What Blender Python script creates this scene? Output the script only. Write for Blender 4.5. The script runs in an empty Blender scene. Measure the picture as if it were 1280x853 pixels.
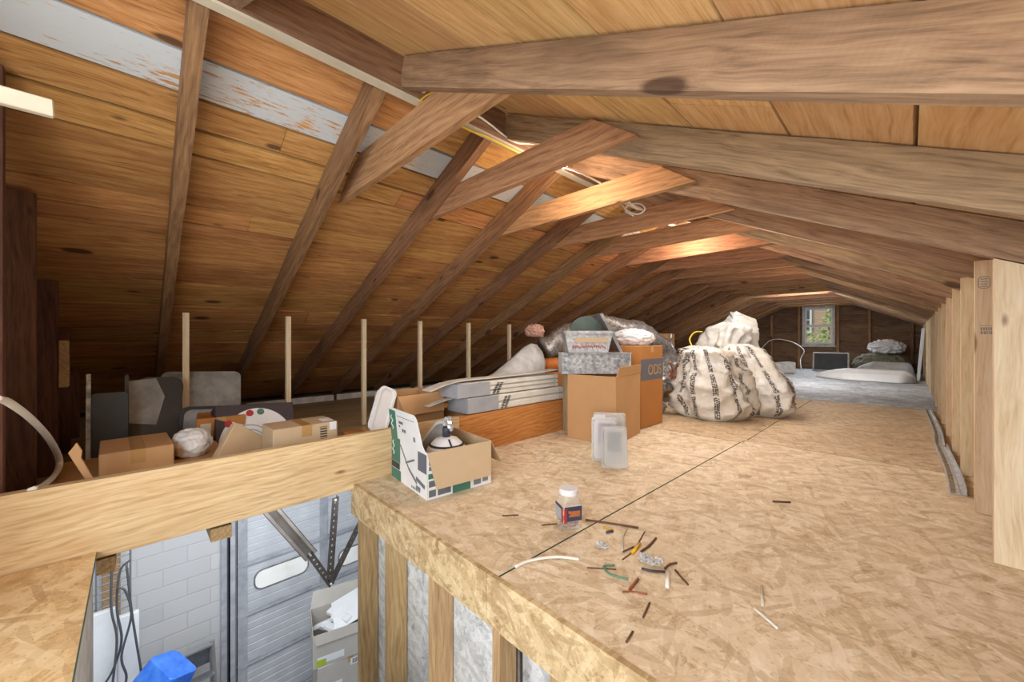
import bpy, bmesh, math, random
from mathutils import Vector, Matrix, noise
R = math.radians
random.seed(7)
SC = bpy.context.scene
COL = SC.collection

# ------------------------------------------------------------------ camera
YAW = math.atan(497 / 483.0)
EYE = 0.777
cam_d = bpy.data.cameras.new('camera')
cam_d.sensor_width = 36
cam_d.lens = 483.0 / 1280 * 36
cam_d.shift_y = -2.5 / 1280
cam_d.clip_start = 0.02
cam = bpy.data.objects.new('camera', cam_d)
cam.location = (0, 0, EYE)
cam.rotation_euler = (R(90), 0, YAW)
COL.objects.link(cam)
SC.camera = cam

# ------------------------------------------------------------------ light
SC.view_settings.view_transform = 'Standard'
SC.view_settings.look = 'None'
SC.view_settings.exposure = 0.0
SC.view_settings.gamma = 1
world = bpy.data.worlds.new('world')
SC.world = world
world.use_nodes = True
bg = world.node_tree.nodes['Background']
bg.inputs[0].default_value = (0.80, 0.88, 1.0, 1)
bg.inputs[1].default_value = 0.9


def lamp(name, kind, loc, energy, color, size=0.1, aim=None, size_y=None):
    d = bpy.data.lights.new(name, kind)
    d.energy = energy
    d.color = color
    if kind == 'AREA':
        d.size = size
        if size_y:
            d.shape = 'RECTANGLE'
            d.size_y = size_y
    elif kind == 'SUN':
        d.angle = size
    else:
        d.shadow_soft_size = size
    o = bpy.data.objects.new(name, d)
    o.location = loc
    if aim is not None:
        o.rotation_euler = (Vector(aim) - Vector(loc)).to_track_quat('-Z', 'Y').to_euler()
    COL.objects.link(o)
    return o


lamp('near_fill', 'AREA', (0.2, -1.5, 1.15), 104, (0.95, 0.98, 1.0), 2.2, (-1.4, 3.0, 0.6), 1.6)  # broad fill lamp added behind the camera, out of view
lamp('hatch_fill', 'AREA', (-0.9, 0.30, -0.9), 7, (1.0, 0.97, 0.94), 0.7, (-0.9, 0.2, 3.0), 1.6)  # added fill in the hatch opening, brightens the rafters from below
lamp('ceiling_fill', 'AREA', (0.35, -0.7, 0.35), 19, (0.98, 0.98, 0.98), 1.1, (-0.7, 1.3, 2.1), 1.1)  # added upward fill beside the camera, no fixture there
lamp('attic_fill', 'AREA', (-1.45, 3.6, 1.52), 26, (0.98, 0.98, 0.97), 0.5, (-1.45, 3.6, 0), 3.4)  # soft overhead fill added under the ties, not a fitting of the attic
lamp('attic_point_fill', 'POINT', (-0.75, 2.9, 1.12), 11, (1.0, 0.90, 0.78), 0.25)  # added point fill without a fixture, lifts the rafter undersides
lamp('attic_point_fill_far', 'POINT', (-0.9, 5.6, 1.10), 10, (1.0, 0.90, 0.78), 0.25)  # another added point fill, deeper in the attic
lamp('window_fill', 'AREA', (-1.62, 12.35, 1.15), 22, (0.88, 0.94, 1.0), 0.6, (-1.5, 9.0, 0.1), 0.9)  # fill added just inside the window to strengthen its daylight
lamp('garage_light', 'AREA', (-3.4, 0.6, -0.35), 62, (0.92, 0.96, 1.0), 1.6, (-4.3, 0.6, -3.0), 1.6)
lamp('far_attic_fill', 'AREA', (-1.4, 8.2, 1.45), 40, (1.0, 0.95, 0.90), 0.8, (-1.4, 8.9, 0.0), 1.6)  # added fill for the far end, no lamp hangs here
lamp('window_daylight', 'SUN', (-8, 12, 9), 4.0, (1.0, 0.96, 0.9), R(2), (-1, 15.5, 0))
BULBS = [(-1.40, 1.78, 1.80, 12), (-1.50, 3.74, 1.76, 16)]


def srgb(r, g, b):
    f = lambda v: (v / 255 / 12.92) if v / 255 <= 0.04045 else ((v / 255 + 0.055) / 1.055) ** 2.4
    return (f(r), f(g), f(b), 1)


# ------------------------------------------------------------------ materials
class NT:
    def __init__(self, name):
        self.m = bpy.data.materials.new(name)
        self.m.use_nodes = True
        self.t = self.m.node_tree
        self.b = self.t.nodes['Principled BSDF']

    def n(self, typ, **kw):
        nd = self.t.nodes.new(typ)
        for k, v in kw.items():
            setattr(nd, k, v)
        return nd

    def l(self, a, b):
        self.t.links.new(a, b)

    def mapping(self, src, scale, loc=(0, 0, 0), rot=(0, 0, 0)):
        mp = self.n('ShaderNodeMapping')
        mp.inputs['Scale'].default_value = scale
        mp.inputs['Location'].default_value = loc
        mp.inputs['Rotation'].default_value = rot
        self.l(src, mp.inputs[0])
        return mp.outputs[0]

    def noise(self, vec, scale, detail=4, rough=0.55, dist=0.0):
        nd = self.n('ShaderNodeTexNoise')
        nd.inputs['Scale'].default_value = scale
        nd.inputs['Detail'].default_value = detail
        nd.inputs['Roughness'].default_value = rough
        nd.inputs['Distortion'].default_value = dist
        if vec is not None:
            self.l(vec, nd.inputs['Vector'])
        return nd

    def ramp(self, fac, stops, interp='LINEAR'):
        rp = self.n('ShaderNodeValToRGB')
        cr = rp.color_ramp
        cr.interpolation = interp
        while len(cr.elements) < len(stops):
            cr.elements.new(0.5)
        for e, (p, c) in zip(cr.elements, stops):
            e.position = p
            e.color = c if len(c) == 4 else (*c, 1)
        self.l(fac, rp.inputs[0])
        return rp.outputs[0]

    def mix(self, fac, a, b, blend='MIX'):
        mx = self.n('ShaderNodeMix', data_type='RGBA', blend_type=blend)
        for sock, v in ((mx.inputs[0], fac), (mx.inputs[6], a), (mx.inputs[7], b)):
            if isinstance(v, (int, float)):
                sock.default_value = v
            elif isinstance(v, tuple):
                sock.default_value = v
            else:
                self.l(v, sock)
        return mx.outputs[2]

    def math(self, op, a, b=None):
        nd = self.n('ShaderNodeMath', operation=op)
        for i, v in enumerate((a, b)):
            if v is None:
                continue
            if isinstance(v, (int, float)):
                nd.inputs[i].default_value = v
            else:
                self.l(v, nd.inputs[i])
        return nd.outputs[0]

    def bump(self, h, strength=0.3, dist=0.01):
        bp = self.n('ShaderNodeBump')
        bp.inputs['Strength'].default_value = strength
        bp.inputs['Distance'].default_value = dist
        self.l(h, bp.inputs['Height'])
        self.l(bp.outputs[0], self.b.inputs['Normal'])

    def base(self, c):
        if isinstance(c, tuple):
            self.b.inputs['Base Color'].default_value = c
        else:
            self.l(c, self.b.inputs['Base Color'])

    def rough(self, v):
        self.b.inputs['Roughness'].default_value = v


BW = ((0, 0, 0, 1), (1, 1, 1, 1))


def rand_coords(nt, attr):
    """object coordinates shifted by a random amount per object (or per plank)"""
    tc = nt.n('ShaderNodeTexCoord')
    if attr:
        a = nt.n('ShaderNodeAttribute', attribute_name='rnd')
        rnd = a.outputs['Fac']
    else:
        a = nt.n('ShaderNodeObjectInfo')
        rnd = a.outputs['Random']
    cx = nt.n('ShaderNodeCombineXYZ')
    nt.l(nt.math('MULTIPLY', rnd, 37.0), cx.inputs[0])
    nt.l(nt.math('MULTIPLY', rnd, 11.3), cx.inputs[1])
    nt.l(nt.math('MULTIPLY', rnd, 23.7), cx.inputs[2])
    ad = nt.n('ShaderNodeVectorMath', operation='ADD')
    nt.l(tc.outputs['Object'], ad.inputs[0])
    nt.l(cx.outputs[0], ad.inputs[1])
    return ad.outputs[0], rnd, tc


def wood(name, dark, mid, light, knot=(60, 34, 18), stain=None, stain_amt=0.5, ring=6.0, grain=1.0,
         attr=False, paint=False, knots=0.16, rough=0.75, vary=0.25, saw=False):
    nt = NT(name)
    co, rnd, tc = rand_coords(nt, attr)
    # warp the grain around knots and along the board
    warp = nt.noise(nt.mapping(co, (0.9, 3.2, 3.2)), 1.6, 3)
    wv = nt.n('ShaderNodeVectorMath', operation='MULTIPLY_ADD')
    nt.l(warp.outputs['Color'], wv.inputs[0])
    wv.inputs[1].default_value = (0.05, 0.09, 0.09)
    nt.l(co, wv.inputs[2])
    wc = wv.outputs[0]
    fine = nt.noise(nt.mapping(wc, (1.6 * grain, 46 * grain, 46 * grain)), 3.0, 5, 0.6)
    wave = nt.n('ShaderNodeTexWave', wave_type='BANDS', bands_direction='DIAGONAL')
    wave.inputs['Scale'].default_value = ring
    wave.inputs['Distortion'].default_value = 5.5
    wave.inputs['Detail'].default_value = 3
    wave.inputs['Detail Scale'].default_value = 1.4
    nt.l(nt.mapping(wc, (0.22, 2.4, 2.4)), wave.inputs['Vector'])
    med = nt.noise(nt.mapping(wc, (0.5, 9, 9)), 2.2, 4, 0.6)
    g = nt.math('ADD', nt.math('ADD', nt.math('MULTIPLY', fine.outputs['Fac'], 0.64), nt.math('MULTIPLY', wave.outputs['Fac'], 0.10)), nt.math('MULTIPLY', med.outputs['Fac'], 0.22))
    col = nt.ramp(g, [(0.28, srgb(*dark)), (0.46, srgb(*mid)), (0.66, srgb(*light))])
    # board to board difference
    hv = nt.n('ShaderNodeHueSaturation')
    v = nt.math('ADD', nt.math('MULTIPLY', nt.math('FRACT', nt.math('MULTIPLY', rnd, 7.31)), vary), 1 - vary * 0.6)
    nt.l(v, hv.inputs['Value'])
    nt.l(nt.math('ADD', nt.math('MULTIPLY', nt.math('FRACT', nt.math('MULTIPLY', rnd, 3.77)), 0.02), 0.49), hv.inputs['Hue'])
    nt.l(col, hv.inputs['Color'])
    col = hv.outputs[0]
    if stain:
        st = nt.noise(nt.mapping(co, (0.8, 2.4, 2.4)), 1.9, 5, 0.65)
        col = nt.mix(nt.math('MULTIPLY', nt.ramp(st.outputs['Fac'], [(0.48, BW[0]), (0.68, BW[1])]), stain_amt), col, srgb(*stain))
    if knots:
        vo = nt.n('ShaderNodeTexVoronoi')
        vo.inputs['Scale'].default_value = 1.0
        nt.l(nt.mapping(wc, (2.7, 7.2, 7.2)), vo.inputs['Vector'])
        sp = nt.n('ShaderNodeSeparateColor')
        nt.l(vo.outputs['Color'], sp.inputs[0])
        size = nt.math('MULTIPLY', nt.math('ADD', sp.outputs[0], -0.30), knots * 1.5)
        k = nt.math('LESS_THAN', vo.outputs['Distance'], size)
        ks = nt.math('SUBTRACT', size, vo.outputs['Distance'])
        soft = nt.n('ShaderNodeMapRange')
        soft.inputs['From Min'].default_value = -0.03
        soft.inputs['From Max'].default_value = 0.03
        nt.l(ks, soft.inputs['Value'])
        col = nt.mix(nt.math('MULTIPLY', soft.outputs[0], 0.82), col, srgb(*knot))
    if paint:
        a = nt.n('ShaderNodeAttribute', attribute_name='paint')
        fl = nt.noise(nt.mapping(co, (3.0, 26, 26)), 3.4, 6, 0.72)
        fl2 = nt.noise(nt.mapping(co, (1.2, 2.0, 2.0)), 2.0, 3)
        worn = nt.math('ADD', fl.outputs['Fac'], nt.math('MULTIPLY', nt.math('SUBTRACT', fl2.outputs['Fac'], 0.5), 0.5))
        msk = nt.ramp(worn, [(0.55, BW[1]), (0.61, BW[0])])
        col = nt.mix(nt.math('MULTIPLY', msk, a.outputs['Fac']), col, srgb(196, 203, 207))
    h = fine.outputs['Fac']
    if saw:
        sw = nt.n('ShaderNodeTexWave', wave_type='BANDS', bands_direction='X')
        sw.inputs['Scale'].default_value = 26
        sw.inputs['Distortion'].default_value = 1.5
        nt.l(co, sw.inputs['Vector'])
        h = nt.math('ADD', h, nt.math('MULTIPLY', sw.outputs['Fac'], 0.25))
    nt.base(col)
    nt.rough(rough)
    nt.bump(h, 0.25, 0.004)
    return nt.m


def osb(name, cols, edge=False, scale=1.0, dirt=None, rough=0.7, swap=None):
    """oriented strand board: flakes lying in many directions"""
    nt = NT(name)
    tc = nt.n('ShaderNodeTexCoord')
    co = tc.outputs['Object']
    if swap == 'XZ':
        co = nt.mapping(co, (1, 1, 1), rot=(R(90), 0, 0))
    acc = None
    hacc = None
    for i, (cs, off) in enumerate(((15, 0.0), (22, 5.1), (31, 9.7))):
        cs *= scale
        vo = nt.n('ShaderNodeTexVoronoi', voronoi_dimensions='2D')
        vo.inputs['Scale'].default_value = cs
        wn = nt.noise(nt.mapping(co, (1, 1, 1), loc=(off, off, 0)), 9 * scale, 3)
        wv = nt.n('ShaderNodeVectorMath', operation='MULTIPLY_ADD')
        nt.l(wn.outputs['Color'], wv.inputs[0])
        wv.inputs[1].default_value = (0.05, 0.05, 0)
        nt.l(nt.mapping(co, (1, 1, 1), loc=(off, off * 0.7, 0)), wv.inputs[2])
        nt.l(wv.outputs[0], vo.inputs['Vector'])
        sp = nt.n('ShaderNodeSeparateColor')
        nt.l(vo.outputs['Color'], sp.inputs[0])
        rot = nt.n('ShaderNodeVectorRotate', rotation_type='Z_AXIS')
        nt.l(co, rot.inputs['Vector'])
        nt.l(nt.math('MULTIPLY', sp.outputs[0], 6.283), rot.inputs['Angle'])
        st = nt.noise(nt.mapping(rot.outputs[0], (7 * scale, 62 * scale, 1)), 1.6, 4, 0.6)
        v = nt.math('ADD', nt.math('MULTIPLY', st.outputs['Fac'], 0.75), nt.math('MULTIPLY', sp.outputs[1], 0.26))
        acc = v if acc is None else nt.math('ADD', acc, v)
    val = nt.math('MULTIPLY', acc, 1 / 3.0)
    col = nt.ramp(val, [(0.36, srgb(*cols[0])), (0.46, srgb(*cols[1])), (0.53, srgb(*cols[2])), (0.64, srgb(*cols[3]))])
    for i, ang in enumerate((0.35, 1.25, 2.15, 2.85)):
        rt = nt.mapping(co, (1, 1, 1), loc=(i * 3.3, i * 1.9, 0), rot=(0, 0, ang))
        fv = nt.n('ShaderNodeTexVoronoi', voronoi_dimensions='2D')
        fv.inputs['Scale'].default_value = 1.0
        nt.l(nt.mapping(rt, (9 * scale, 44 * scale, 1)), fv.inputs['Vector'])
        fs = nt.n('ShaderNodeSeparateColor')
        nt.l(fv.outputs['Color'], fs.inputs[0])
        sel = nt.math('GREATER_THAN', fs.outputs[0], 0.80)
        tone = nt.ramp(fs.outputs[1], [(0.0, srgb(*cols[0])), (0.45, srgb(*cols[1])), (0.6, srgb(*cols[2])), (1.0, srgb(*cols[3]))])
        col = nt.mix(nt.math('MULTIPLY', sel, 0.5), col, tone)
    big = nt.noise(co, 1.7 * scale, 4)
    col = nt.mix(nt.math('MULTIPLY', nt.ramp(big.outputs['Fac'], [(0.40, BW[0]), (0.72, BW[1])]), 0.30), col, srgb(*cols[1]))
    spk = nt.n('ShaderNodeTexVoronoi', voronoi_dimensions='2D')
    spk.inputs['Scale'].default_value = 17 * scale
    nt.l(nt.mapping(co, (1, 1.7, 1), rot=(0, 0, 0.7)), spk.inputs['Vector'])
    col = nt.mix(nt.math('MULTIPLY', nt.ramp(spk.outputs['Distance'], [(0.04, BW[1]), (0.08, BW[0])]), 0.35), col, srgb(*[int(q * 0.62) for q in cols[0]]))
    if dirt:
        dn = nt.noise(nt.mapping(co, (1, 1, 1)), 2.3, 7, 0.7)
        col = nt.mix(nt.math('MULTIPLY', nt.ramp(dn.outputs['Fac'], [(0.40, BW[0]), (0.66, BW[1])]), dirt[1]), col, srgb(*dirt[0]))
    nt.base(col)
    nt.rough(rough)
    nt.bump(val, 0.25, 0.004)
    return nt.m


def plain(name, c, rough=0.6, metal=0.0, var=0.12, nscale=6.0, c2=None, bump=0.0, emis=None, spec=None, stretch=(1, 1, 1)):
    nt = NT(name)
    tc = nt.n('ShaderNodeTexCoord')
    ns = nt.noise(nt.mapping(tc.outputs['Object'], stretch), nscale, 5, 0.6)
    a = srgb(*c)
    b = srgb(*c2) if c2 else tuple(q * (1 - var * 2) for q in a[:3]) + (1,)
    nt.base(nt.mix(nt.ramp(ns.outputs['Fac'], [(0.35, BW[0]), (0.7, BW[1])]), a, b))
    nt.rough(rough)
    nt.b.inputs['Metallic'].default_value = metal
    if spec is not None:
        nt.b.inputs['Specular IOR Level'].default_value = spec
    if bump:
        nt.bump(ns.outputs['Fac'], bump, 0.01)
    if emis:
        nt.b.inputs['Emission Color'].default_value = srgb(*emis[0])
        nt.b.inputs['Emission Strength'].default_value = emis[1]
    return nt.m


def cardboard(name, c):
    nt = NT(name)
    tc = nt.n('ShaderNodeTexCoord')
    n1 = nt.noise(nt.mapping(tc.outputs['Object'], (1, 1, 1)), 3.0, 5)
    n2 = nt.noise(nt.mapping(tc.outputs['Object'], (60, 60, 4)), 3.0, 2)
    a = srgb(*c)
    b = tuple(q * 0.78 for q in a[:3]) + (1,)
    f = nt.math('ADD', nt.math('MULTIPLY', nt.ramp(n1.outputs['Fac'], [(0.35, BW[0]), (0.7, BW[1])]), 0.6), nt.math('MULTIPLY', n2.outputs['Fac'], 0.3))
    nt.base(nt.mix(f, a, b))
    nt.rough(0.8)
    nt.bump(n2.outputs['Fac'], 0.06, 0.003)
    return nt.m


def galvanised(name, c=(170, 176, 182), dirt=(98, 104, 112), rough=0.38):
    nt = NT(name)
    tc = nt.n('ShaderNodeTexCoord')
    vo = nt.n('ShaderNodeTexVoronoi')
    vo.inputs['Scale'].default_value = 55
    nt.l(tc.outputs['Object'], vo.inputs['Vector'])
    sp = nt.n('ShaderNodeSeparateColor')
    nt.l(vo.outputs['Color'], sp.inputs[0])
    ns = nt.noise(tc.outputs['Object'], 12, 5, 0.7)
    f = nt.math('ADD', nt.math('MULTIPLY', sp.outputs[0], 0.35), nt.math('MULTIPLY', ns.outputs['Fac'], 0.9))
    nt.base(nt.ramp(f, [(0.4, srgb(*dirt)), (0.85, srgb(*c))]))
    nt.b.inputs['Metallic'].default_value = 0.4
    nt.b.inputs['Roughness'].default_value = rough
    nt.bump(ns.outputs['Fac'], 0.15, 0.004)
    return nt.m


def clear(name, c=(235, 240, 240), alpha=0.25, rough=0.12):
    nt = NT(name)
    nt.base(srgb(*c))
    nt.b.inputs['Alpha'].default_value = alpha
    nt.rough(rough)
    return nt.m


M = {}
M['plank_l'] = wood('pine sheathing shaded slope', (136, 88, 46), (194, 140, 82), (216, 168, 110), stain=(138, 84, 42), stain_amt=0.6, attr=True, paint=True, vary=0.30, ring=5, knots=0.17)  # same pine as the other slope, its weaker light put into the colour
M['plank_r'] = wood('pine sheathing lit slope', (186, 142, 90), (222, 182, 126), (236, 204, 152), stain=(190, 136, 84), stain_amt=0.5, attr=True, paint=True, vary=0.22, ring=5, knots=0.17)  # paler copy of the pine, the stronger light here put into the colour
M['rafter'] = wood('old rafter brown', (96, 68, 46), (146, 108, 74), (176, 136, 98), stain=(104, 76, 56), stain_amt=0.6, vary=0.30, knots=0.2, saw=True)
M['rafter_r'] = wood('old rafter greyed', (106, 84, 62), (152, 124, 96), (178, 150, 118), stain=(104, 82, 64), stain_amt=0.6, vary=0.2, knots=0.16, saw=True)
M['tie'] = wood('tie board', (120, 82, 56), (168, 124, 88), (196, 152, 112), vary=0.25, knots=0.2)
M['ridge'] = wood('ridge board', (92, 70, 50), (134, 104, 76), (160, 128, 96), vary=0.1, stain=(86, 64, 46), stain_amt=0.5)
M['newpine'] = wood('new stud pine', (200, 170, 130), (224, 200, 162), (236, 218, 188), knot=(128, 84, 50), vary=0.16, knots=0.15, ring=4)
M['newpine2'] = wood('new stud pale', (200, 176, 138), (222, 202, 168), (234, 220, 192), knot=(120, 84, 60), vary=0.10, knots=0.13, ring=4)
M['beam'] = wood('treated beam', (168, 136, 94), (202, 174, 130), (220, 198, 158), knot=(120, 76, 38), stain=(178, 134, 80), stain_amt=0.35, vary=0.08, ring=9, knots=0.09)
M['beam2'] = wood('varnished joist', (150, 92, 40), (186, 124, 62), (206, 150, 84), vary=0.06, ring=9, knots=0.06)
M['wallstud'] = wood('hatch wall stud', (134, 104, 68), (172, 140, 98), (196, 168, 124), stain=(140, 108, 74), stain_amt=0.5, vary=0.3, ring=9, knots=0.08)
M['post'] = wood('dark post', (66, 40, 26), (98, 62, 42), (122, 82, 56), stain=(56, 34, 24), stain_amt=0.6, vary=0.2, knots=0.2)
M['gable'] = wood('gable board', (74, 54, 40), (118, 90, 66), (146, 114, 84), stain=(64, 48, 38), stain_amt=0.7, attr=True, vary=0.35, knots=0.14)
M['deck'] = wood('old deck board', (120, 104, 76), (160, 142, 108), (182, 164, 128), stain=(112, 98, 74), stain_amt=0.5, attr=True, vary=0.25, knots=0.1)
OSBC = ((168, 142, 108), (204, 182, 148), (218, 200, 170), (234, 222, 200))
M['osb'] = osb('osb floor', OSBC)
M['osb_b'] = osb('osb floor brown', ((154, 126, 92), (190, 164, 128), (206, 182, 148), (222, 204, 174)))
M['osb_rim'] = osb('osb rim', ((140, 112, 74), (176, 148, 106), (196, 170, 128), (214, 194, 154)), scale=1.3, swap='XZ')
M['osb_grey'] = osb('osb greyed sheathing', ((150, 152, 152), (184, 186, 186), (206, 208, 208), (226, 226, 226)), swap='XZ')
M['osb_ledge'] = osb('osb ledge', ((164, 128, 82), (206, 172, 122), (220, 190, 144), (232, 210, 170)))
M['greyfloor'] = osb('grey dusty floor', ((112, 116, 122), (168, 172, 178), (196, 200, 206), (220, 224, 228)), scale=0.8, dirt=((92, 98, 108), 0.5))
M['green'] = plain('green sealed edge', (62, 110, 88), 0.7, var=0.15, nscale=20)
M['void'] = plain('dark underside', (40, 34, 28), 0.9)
M['white'] = plain('white plastic', (226, 228, 230), 0.4, var=0.05)
M['whitepaint'] = plain('white painted board', (214, 214, 212), 0.6, c2=(168, 168, 166), nscale=9)
M['cream'] = plain('cream stick', (204, 198, 178), 0.6, var=0.08)
M['vinyl'] = plain('off white vinyl trim', (220, 219, 212), 0.45, c2=(204, 203, 196), nscale=8, stretch=(1, 1, 1))
M['vinyl_grey'] = plain('greyish vinyl end', (170, 174, 182), 0.45, c2=(150, 154, 162))
M['paper'] = plain('white paper', (228, 230, 232), 0.7, var=0.05)
M['card'] = cardboard('brown cardboard', (196, 154, 108))
M['card_pale'] = cardboard('pale cardboard', (200, 176, 142))
M['card_orange'] = cardboard('orange brown cardboard', (186, 124, 62))
M['tape'] = plain('packing tape', (190, 150, 96), 0.25, var=0.08)
M['greengraphic'] = plain('green print', (70, 124, 106), 0.5, var=0.1)
M['greygraphic'] = plain('grey print', (128, 134, 142), 0.5, var=0.25)
M['darkgraphic'] = plain('dark print', (58, 62, 68), 0.5, var=0.2)
M['bluegrey'] = plain('blue grey print', (100, 104, 116), 0.6, var=0.08)
M['ochre'] = plain('ochre lettering', (190, 150, 84), 0.6, var=0.05)
M['ink'] = plain('black ink', (44, 42, 44), 0.7, var=0.1)
M['galv'] = galvanised('galvanised steel', (206, 210, 214), (132, 138, 144))
M['galv_b'] = galvanised('bright galvanised steel', (222, 226, 230), (170, 176, 182), 0.3)
M['foil'] = galvanised('crumpled foil', (196, 192, 188), (116, 110, 106), 0.34)
M['steel_dark'] = plain('dark bracket steel', (58, 56, 56), 0.45, 0.6, c2=(88, 78, 70), nscale=14)
M['track'] = plain('grey track steel', (150, 151, 154), 0.45, 0.2, c2=(110, 108, 106), nscale=8)
M['disc'] = plain('grey green disc', (84, 100, 94), 0.35, 0.3, c2=(58, 72, 68), nscale=3)
M['orange'] = plain('orange clay pipe', (204, 116, 44), 0.6, var=0.12)
M['blackplastic'] = plain('black plastic', (24, 24, 26), 0.4, c2=(40, 42, 44), nscale=5)
M['scuff'] = plain('scuffed grey plastic', (158, 158, 154), 0.45, c2=(98, 100, 98), nscale=7)
M['silver'] = plain('worn silver strip', (196, 194, 188), 0.4, 0.3, c2=(90, 88, 84), nscale=22)
M['wire_white'] = plain('white cable', (226, 224, 216), 0.5, var=0.05)
M['wire_yellow'] = plain('yellow cable', (220, 190, 40), 0.5, var=0.08)
M['wire_black'] = plain('dark cable', (74, 76, 82), 0.5, var=0.08)
M['wire_grey'] = plain('grey wire', (128, 132, 138), 0.4, 0.4, var=0.08)
M['blue'] = plain('blue tub', (40, 104, 216), 0.4, c2=(84, 144, 232), nscale=9)
M['glass'] = clear('pane glass', (240, 245, 248), 0.08, 0.03)
M['jarplastic'] = clear('clear jar plastic', (226, 228, 222), 0.22, 0.1)
M['packplastic'] = clear('clear blister plastic', (214, 216, 216), 0.42, 0.2)
M['bulb'] = plain('glowing bulb', (255, 236, 210), 0.3, emis=((255, 226, 190), 6.0))
M['porcelain'] = plain('white porcelain', (228, 224, 214), 0.3, var=0.04)
M['red'] = plain('red print', (176, 40, 44), 0.5)
M['navy'] = plain('dark blue print', (54, 58, 84), 0.5)
M['purple'] = plain('purple print', (124, 76, 132), 0.5)
M['brownstick'] = plain('brown splinter', (96, 62, 40), 0.7, var=0.2)
M['yellow'] = plain('yellow plastic', (222, 176, 40), 0.4)
M['copper'] = plain('copper wire', (150, 84, 56), 0.4, 0.4)
M['lightgreen'] = plain('green wire', (88, 140, 112), 0.5)
M['aluminium'] = plain('aluminium', (180, 182, 184), 0.35, 0.7, var=0.1)
M['greybag'] = plain('grey sack', (176, 176, 174), 0.6, c2=(146, 146, 146), nscale=5, bump=0.2)
M['screen'] = plain('dark screen', (40, 43, 48), 0.55, c2=(54, 58, 64))
M['straw'] = plain('grey green sacking', (134, 132, 116), 0.8, c2=(92, 92, 80), nscale=16, bump=0.3)
M['leaf'] = plain('leaf green', (104, 138, 62), 0.7, c2=(150, 172, 90), nscale=3)
M['leaf_dark'] = plain('leaf dark green', (58, 84, 40), 0.7, c2=(88, 112, 52), nscale=3)
M['pinkfoam'] = plain('pinkish foam', (206, 160, 140), 0.7, var=0.1)
M['concrete'] = plain('concrete floor', (150, 150, 150), 0.7, c2=(120, 120, 120), nscale=3)
M['scrawl'] = plain('pale lettering', (206, 222, 214), 0.5)
M['lime'] = plain('lime sticker', (176, 200, 50), 0.5)


def block_wall():
    nt = NT('painted concrete block')
    tc = nt.n('ShaderNodeTexCoord')
    sp = nt.n('ShaderNodeSeparateXYZ')
    nt.l(tc.outputs['Object'], sp.inputs[0])
    cb = nt.n('ShaderNodeCombineXYZ')
    nt.l(sp.outputs['Y'], cb.inputs[0])
    nt.l(sp.outputs['Z'], cb.inputs[1])
    br = nt.n('ShaderNodeTexBrick')
    br.inputs['Scale'].default_value = 1.0
    br.inputs['Brick Width'].default_value = 0.385
    br.inputs['Row Height'].default_value = 0.175
    br.inputs['Mortar Size'].default_value = 0.006
    br.inputs['Mortar Smooth'].default_value = 0.6
    br.inputs['Color1'].default_value = srgb(206, 206, 206)
    br.inputs['Color2'].default_value = srgb(198, 198, 199)
    br.inputs['Mortar'].default_value = srgb(196, 196, 196)
    nt.l(cb.outputs[0], br.inputs['Vector'])
    nt.base(br.outputs['Color'])
    nt.rough(0.6)
    nt.bump(nt.math('SUBTRACT', 1.0, br.outputs['Fac']), 0.5, 0.01)
    return nt.m


def brick_wall():
    nt = NT('tan brick')
    tc = nt.n('ShaderNodeTexCoord')
    br = nt.n('ShaderNodeTexBrick')
    br.inputs['Scale'].default_value = 1.0
    br.inputs['Brick Width'].default_value = 0.3
    br.inputs['Row Height'].default_value = 0.1
    br.inputs['Mortar Size'].default_value = 0.008
    br.inputs['Color1'].default_value = srgb(186, 150, 120)
    br.inputs['Color2'].default_value = srgb(168, 132, 104)
    br.inputs['Mortar'].default_value = srgb(190, 180, 166)
    nt.l(nt.mapping(tc.outputs['Object'], (1, 1, 1), rot=(R(90), 0, 0)), br.inputs['Vector'])
    nt.base(br.outputs['Color'])
    nt.rough(0.8)
    return nt.m


def sack_mat(name, ink=0.9):
    """white woven sack with columns of black print running down it"""
    nt = NT(name)
    tc = nt.n('ShaderNodeTexCoord')
    uv = tc.outputs['UV']
    sp = nt.n('ShaderNodeSeparateXYZ')
    nt.l(uv, sp.inputs[0])
    # print columns
    fu = nt.math('FRACT', nt.math('MULTIPLY', sp.outputs['X'], 11.0))
    col_mask = nt.math('MULTIPLY', nt.math('GREATER_THAN', fu, 0.30), nt.math('LESS_THAN', fu, 0.55))
    # letters: small bars and gaps
    cb = nt.n('ShaderNodeCombineXYZ')
    nt.l(nt.math('MULTIPLY', sp.outputs['X'], 75.0), cb.inputs[0])
    nt.l(nt.math('MULTIPLY', sp.outputs['Y'], 30.0), cb.inputs[1])
    vo = nt.n('ShaderNodeTexVoronoi', distance='CHEBYCHEV', voronoi_dimensions='2D')
    vo.inputs['Scale'].default_value = 1.5
    vo.inputs['Randomness'].default_value = 0.35
    nt.l(cb.outputs[0], vo.inputs['Vector'])
    letters = nt.math('LESS_THAN', vo.outputs['Distance'], 0.43)
    gap = nt.math('GREATER_THAN', nt.math('FRACT', nt.math('MULTIPLY', sp.outputs['Y'], 3.1)), 0.10)
    m = nt.math('MULTIPLY', nt.math('MULTIPLY', col_mask, letters), gap)
    dn = nt.noise(tc.outputs['Object'], 5, 5)
    white = nt.mix(nt.ramp(dn.outputs['Fac'], [(0.4, BW[0]), (0.75, BW[1])]), srgb(228, 226, 220), srgb(200, 188, 170))
    nt.base(nt.mix(nt.math('MULTIPLY', m, ink), white, srgb(52, 46, 44)))
    nt.rough(0.5)
    wr = nt.noise(tc.outputs['Object'], 22, 4, 0.6, 1.2)
    nt.bump(wr.outputs['Fac'], 0.6, 0.02)
    return nt.m


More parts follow.
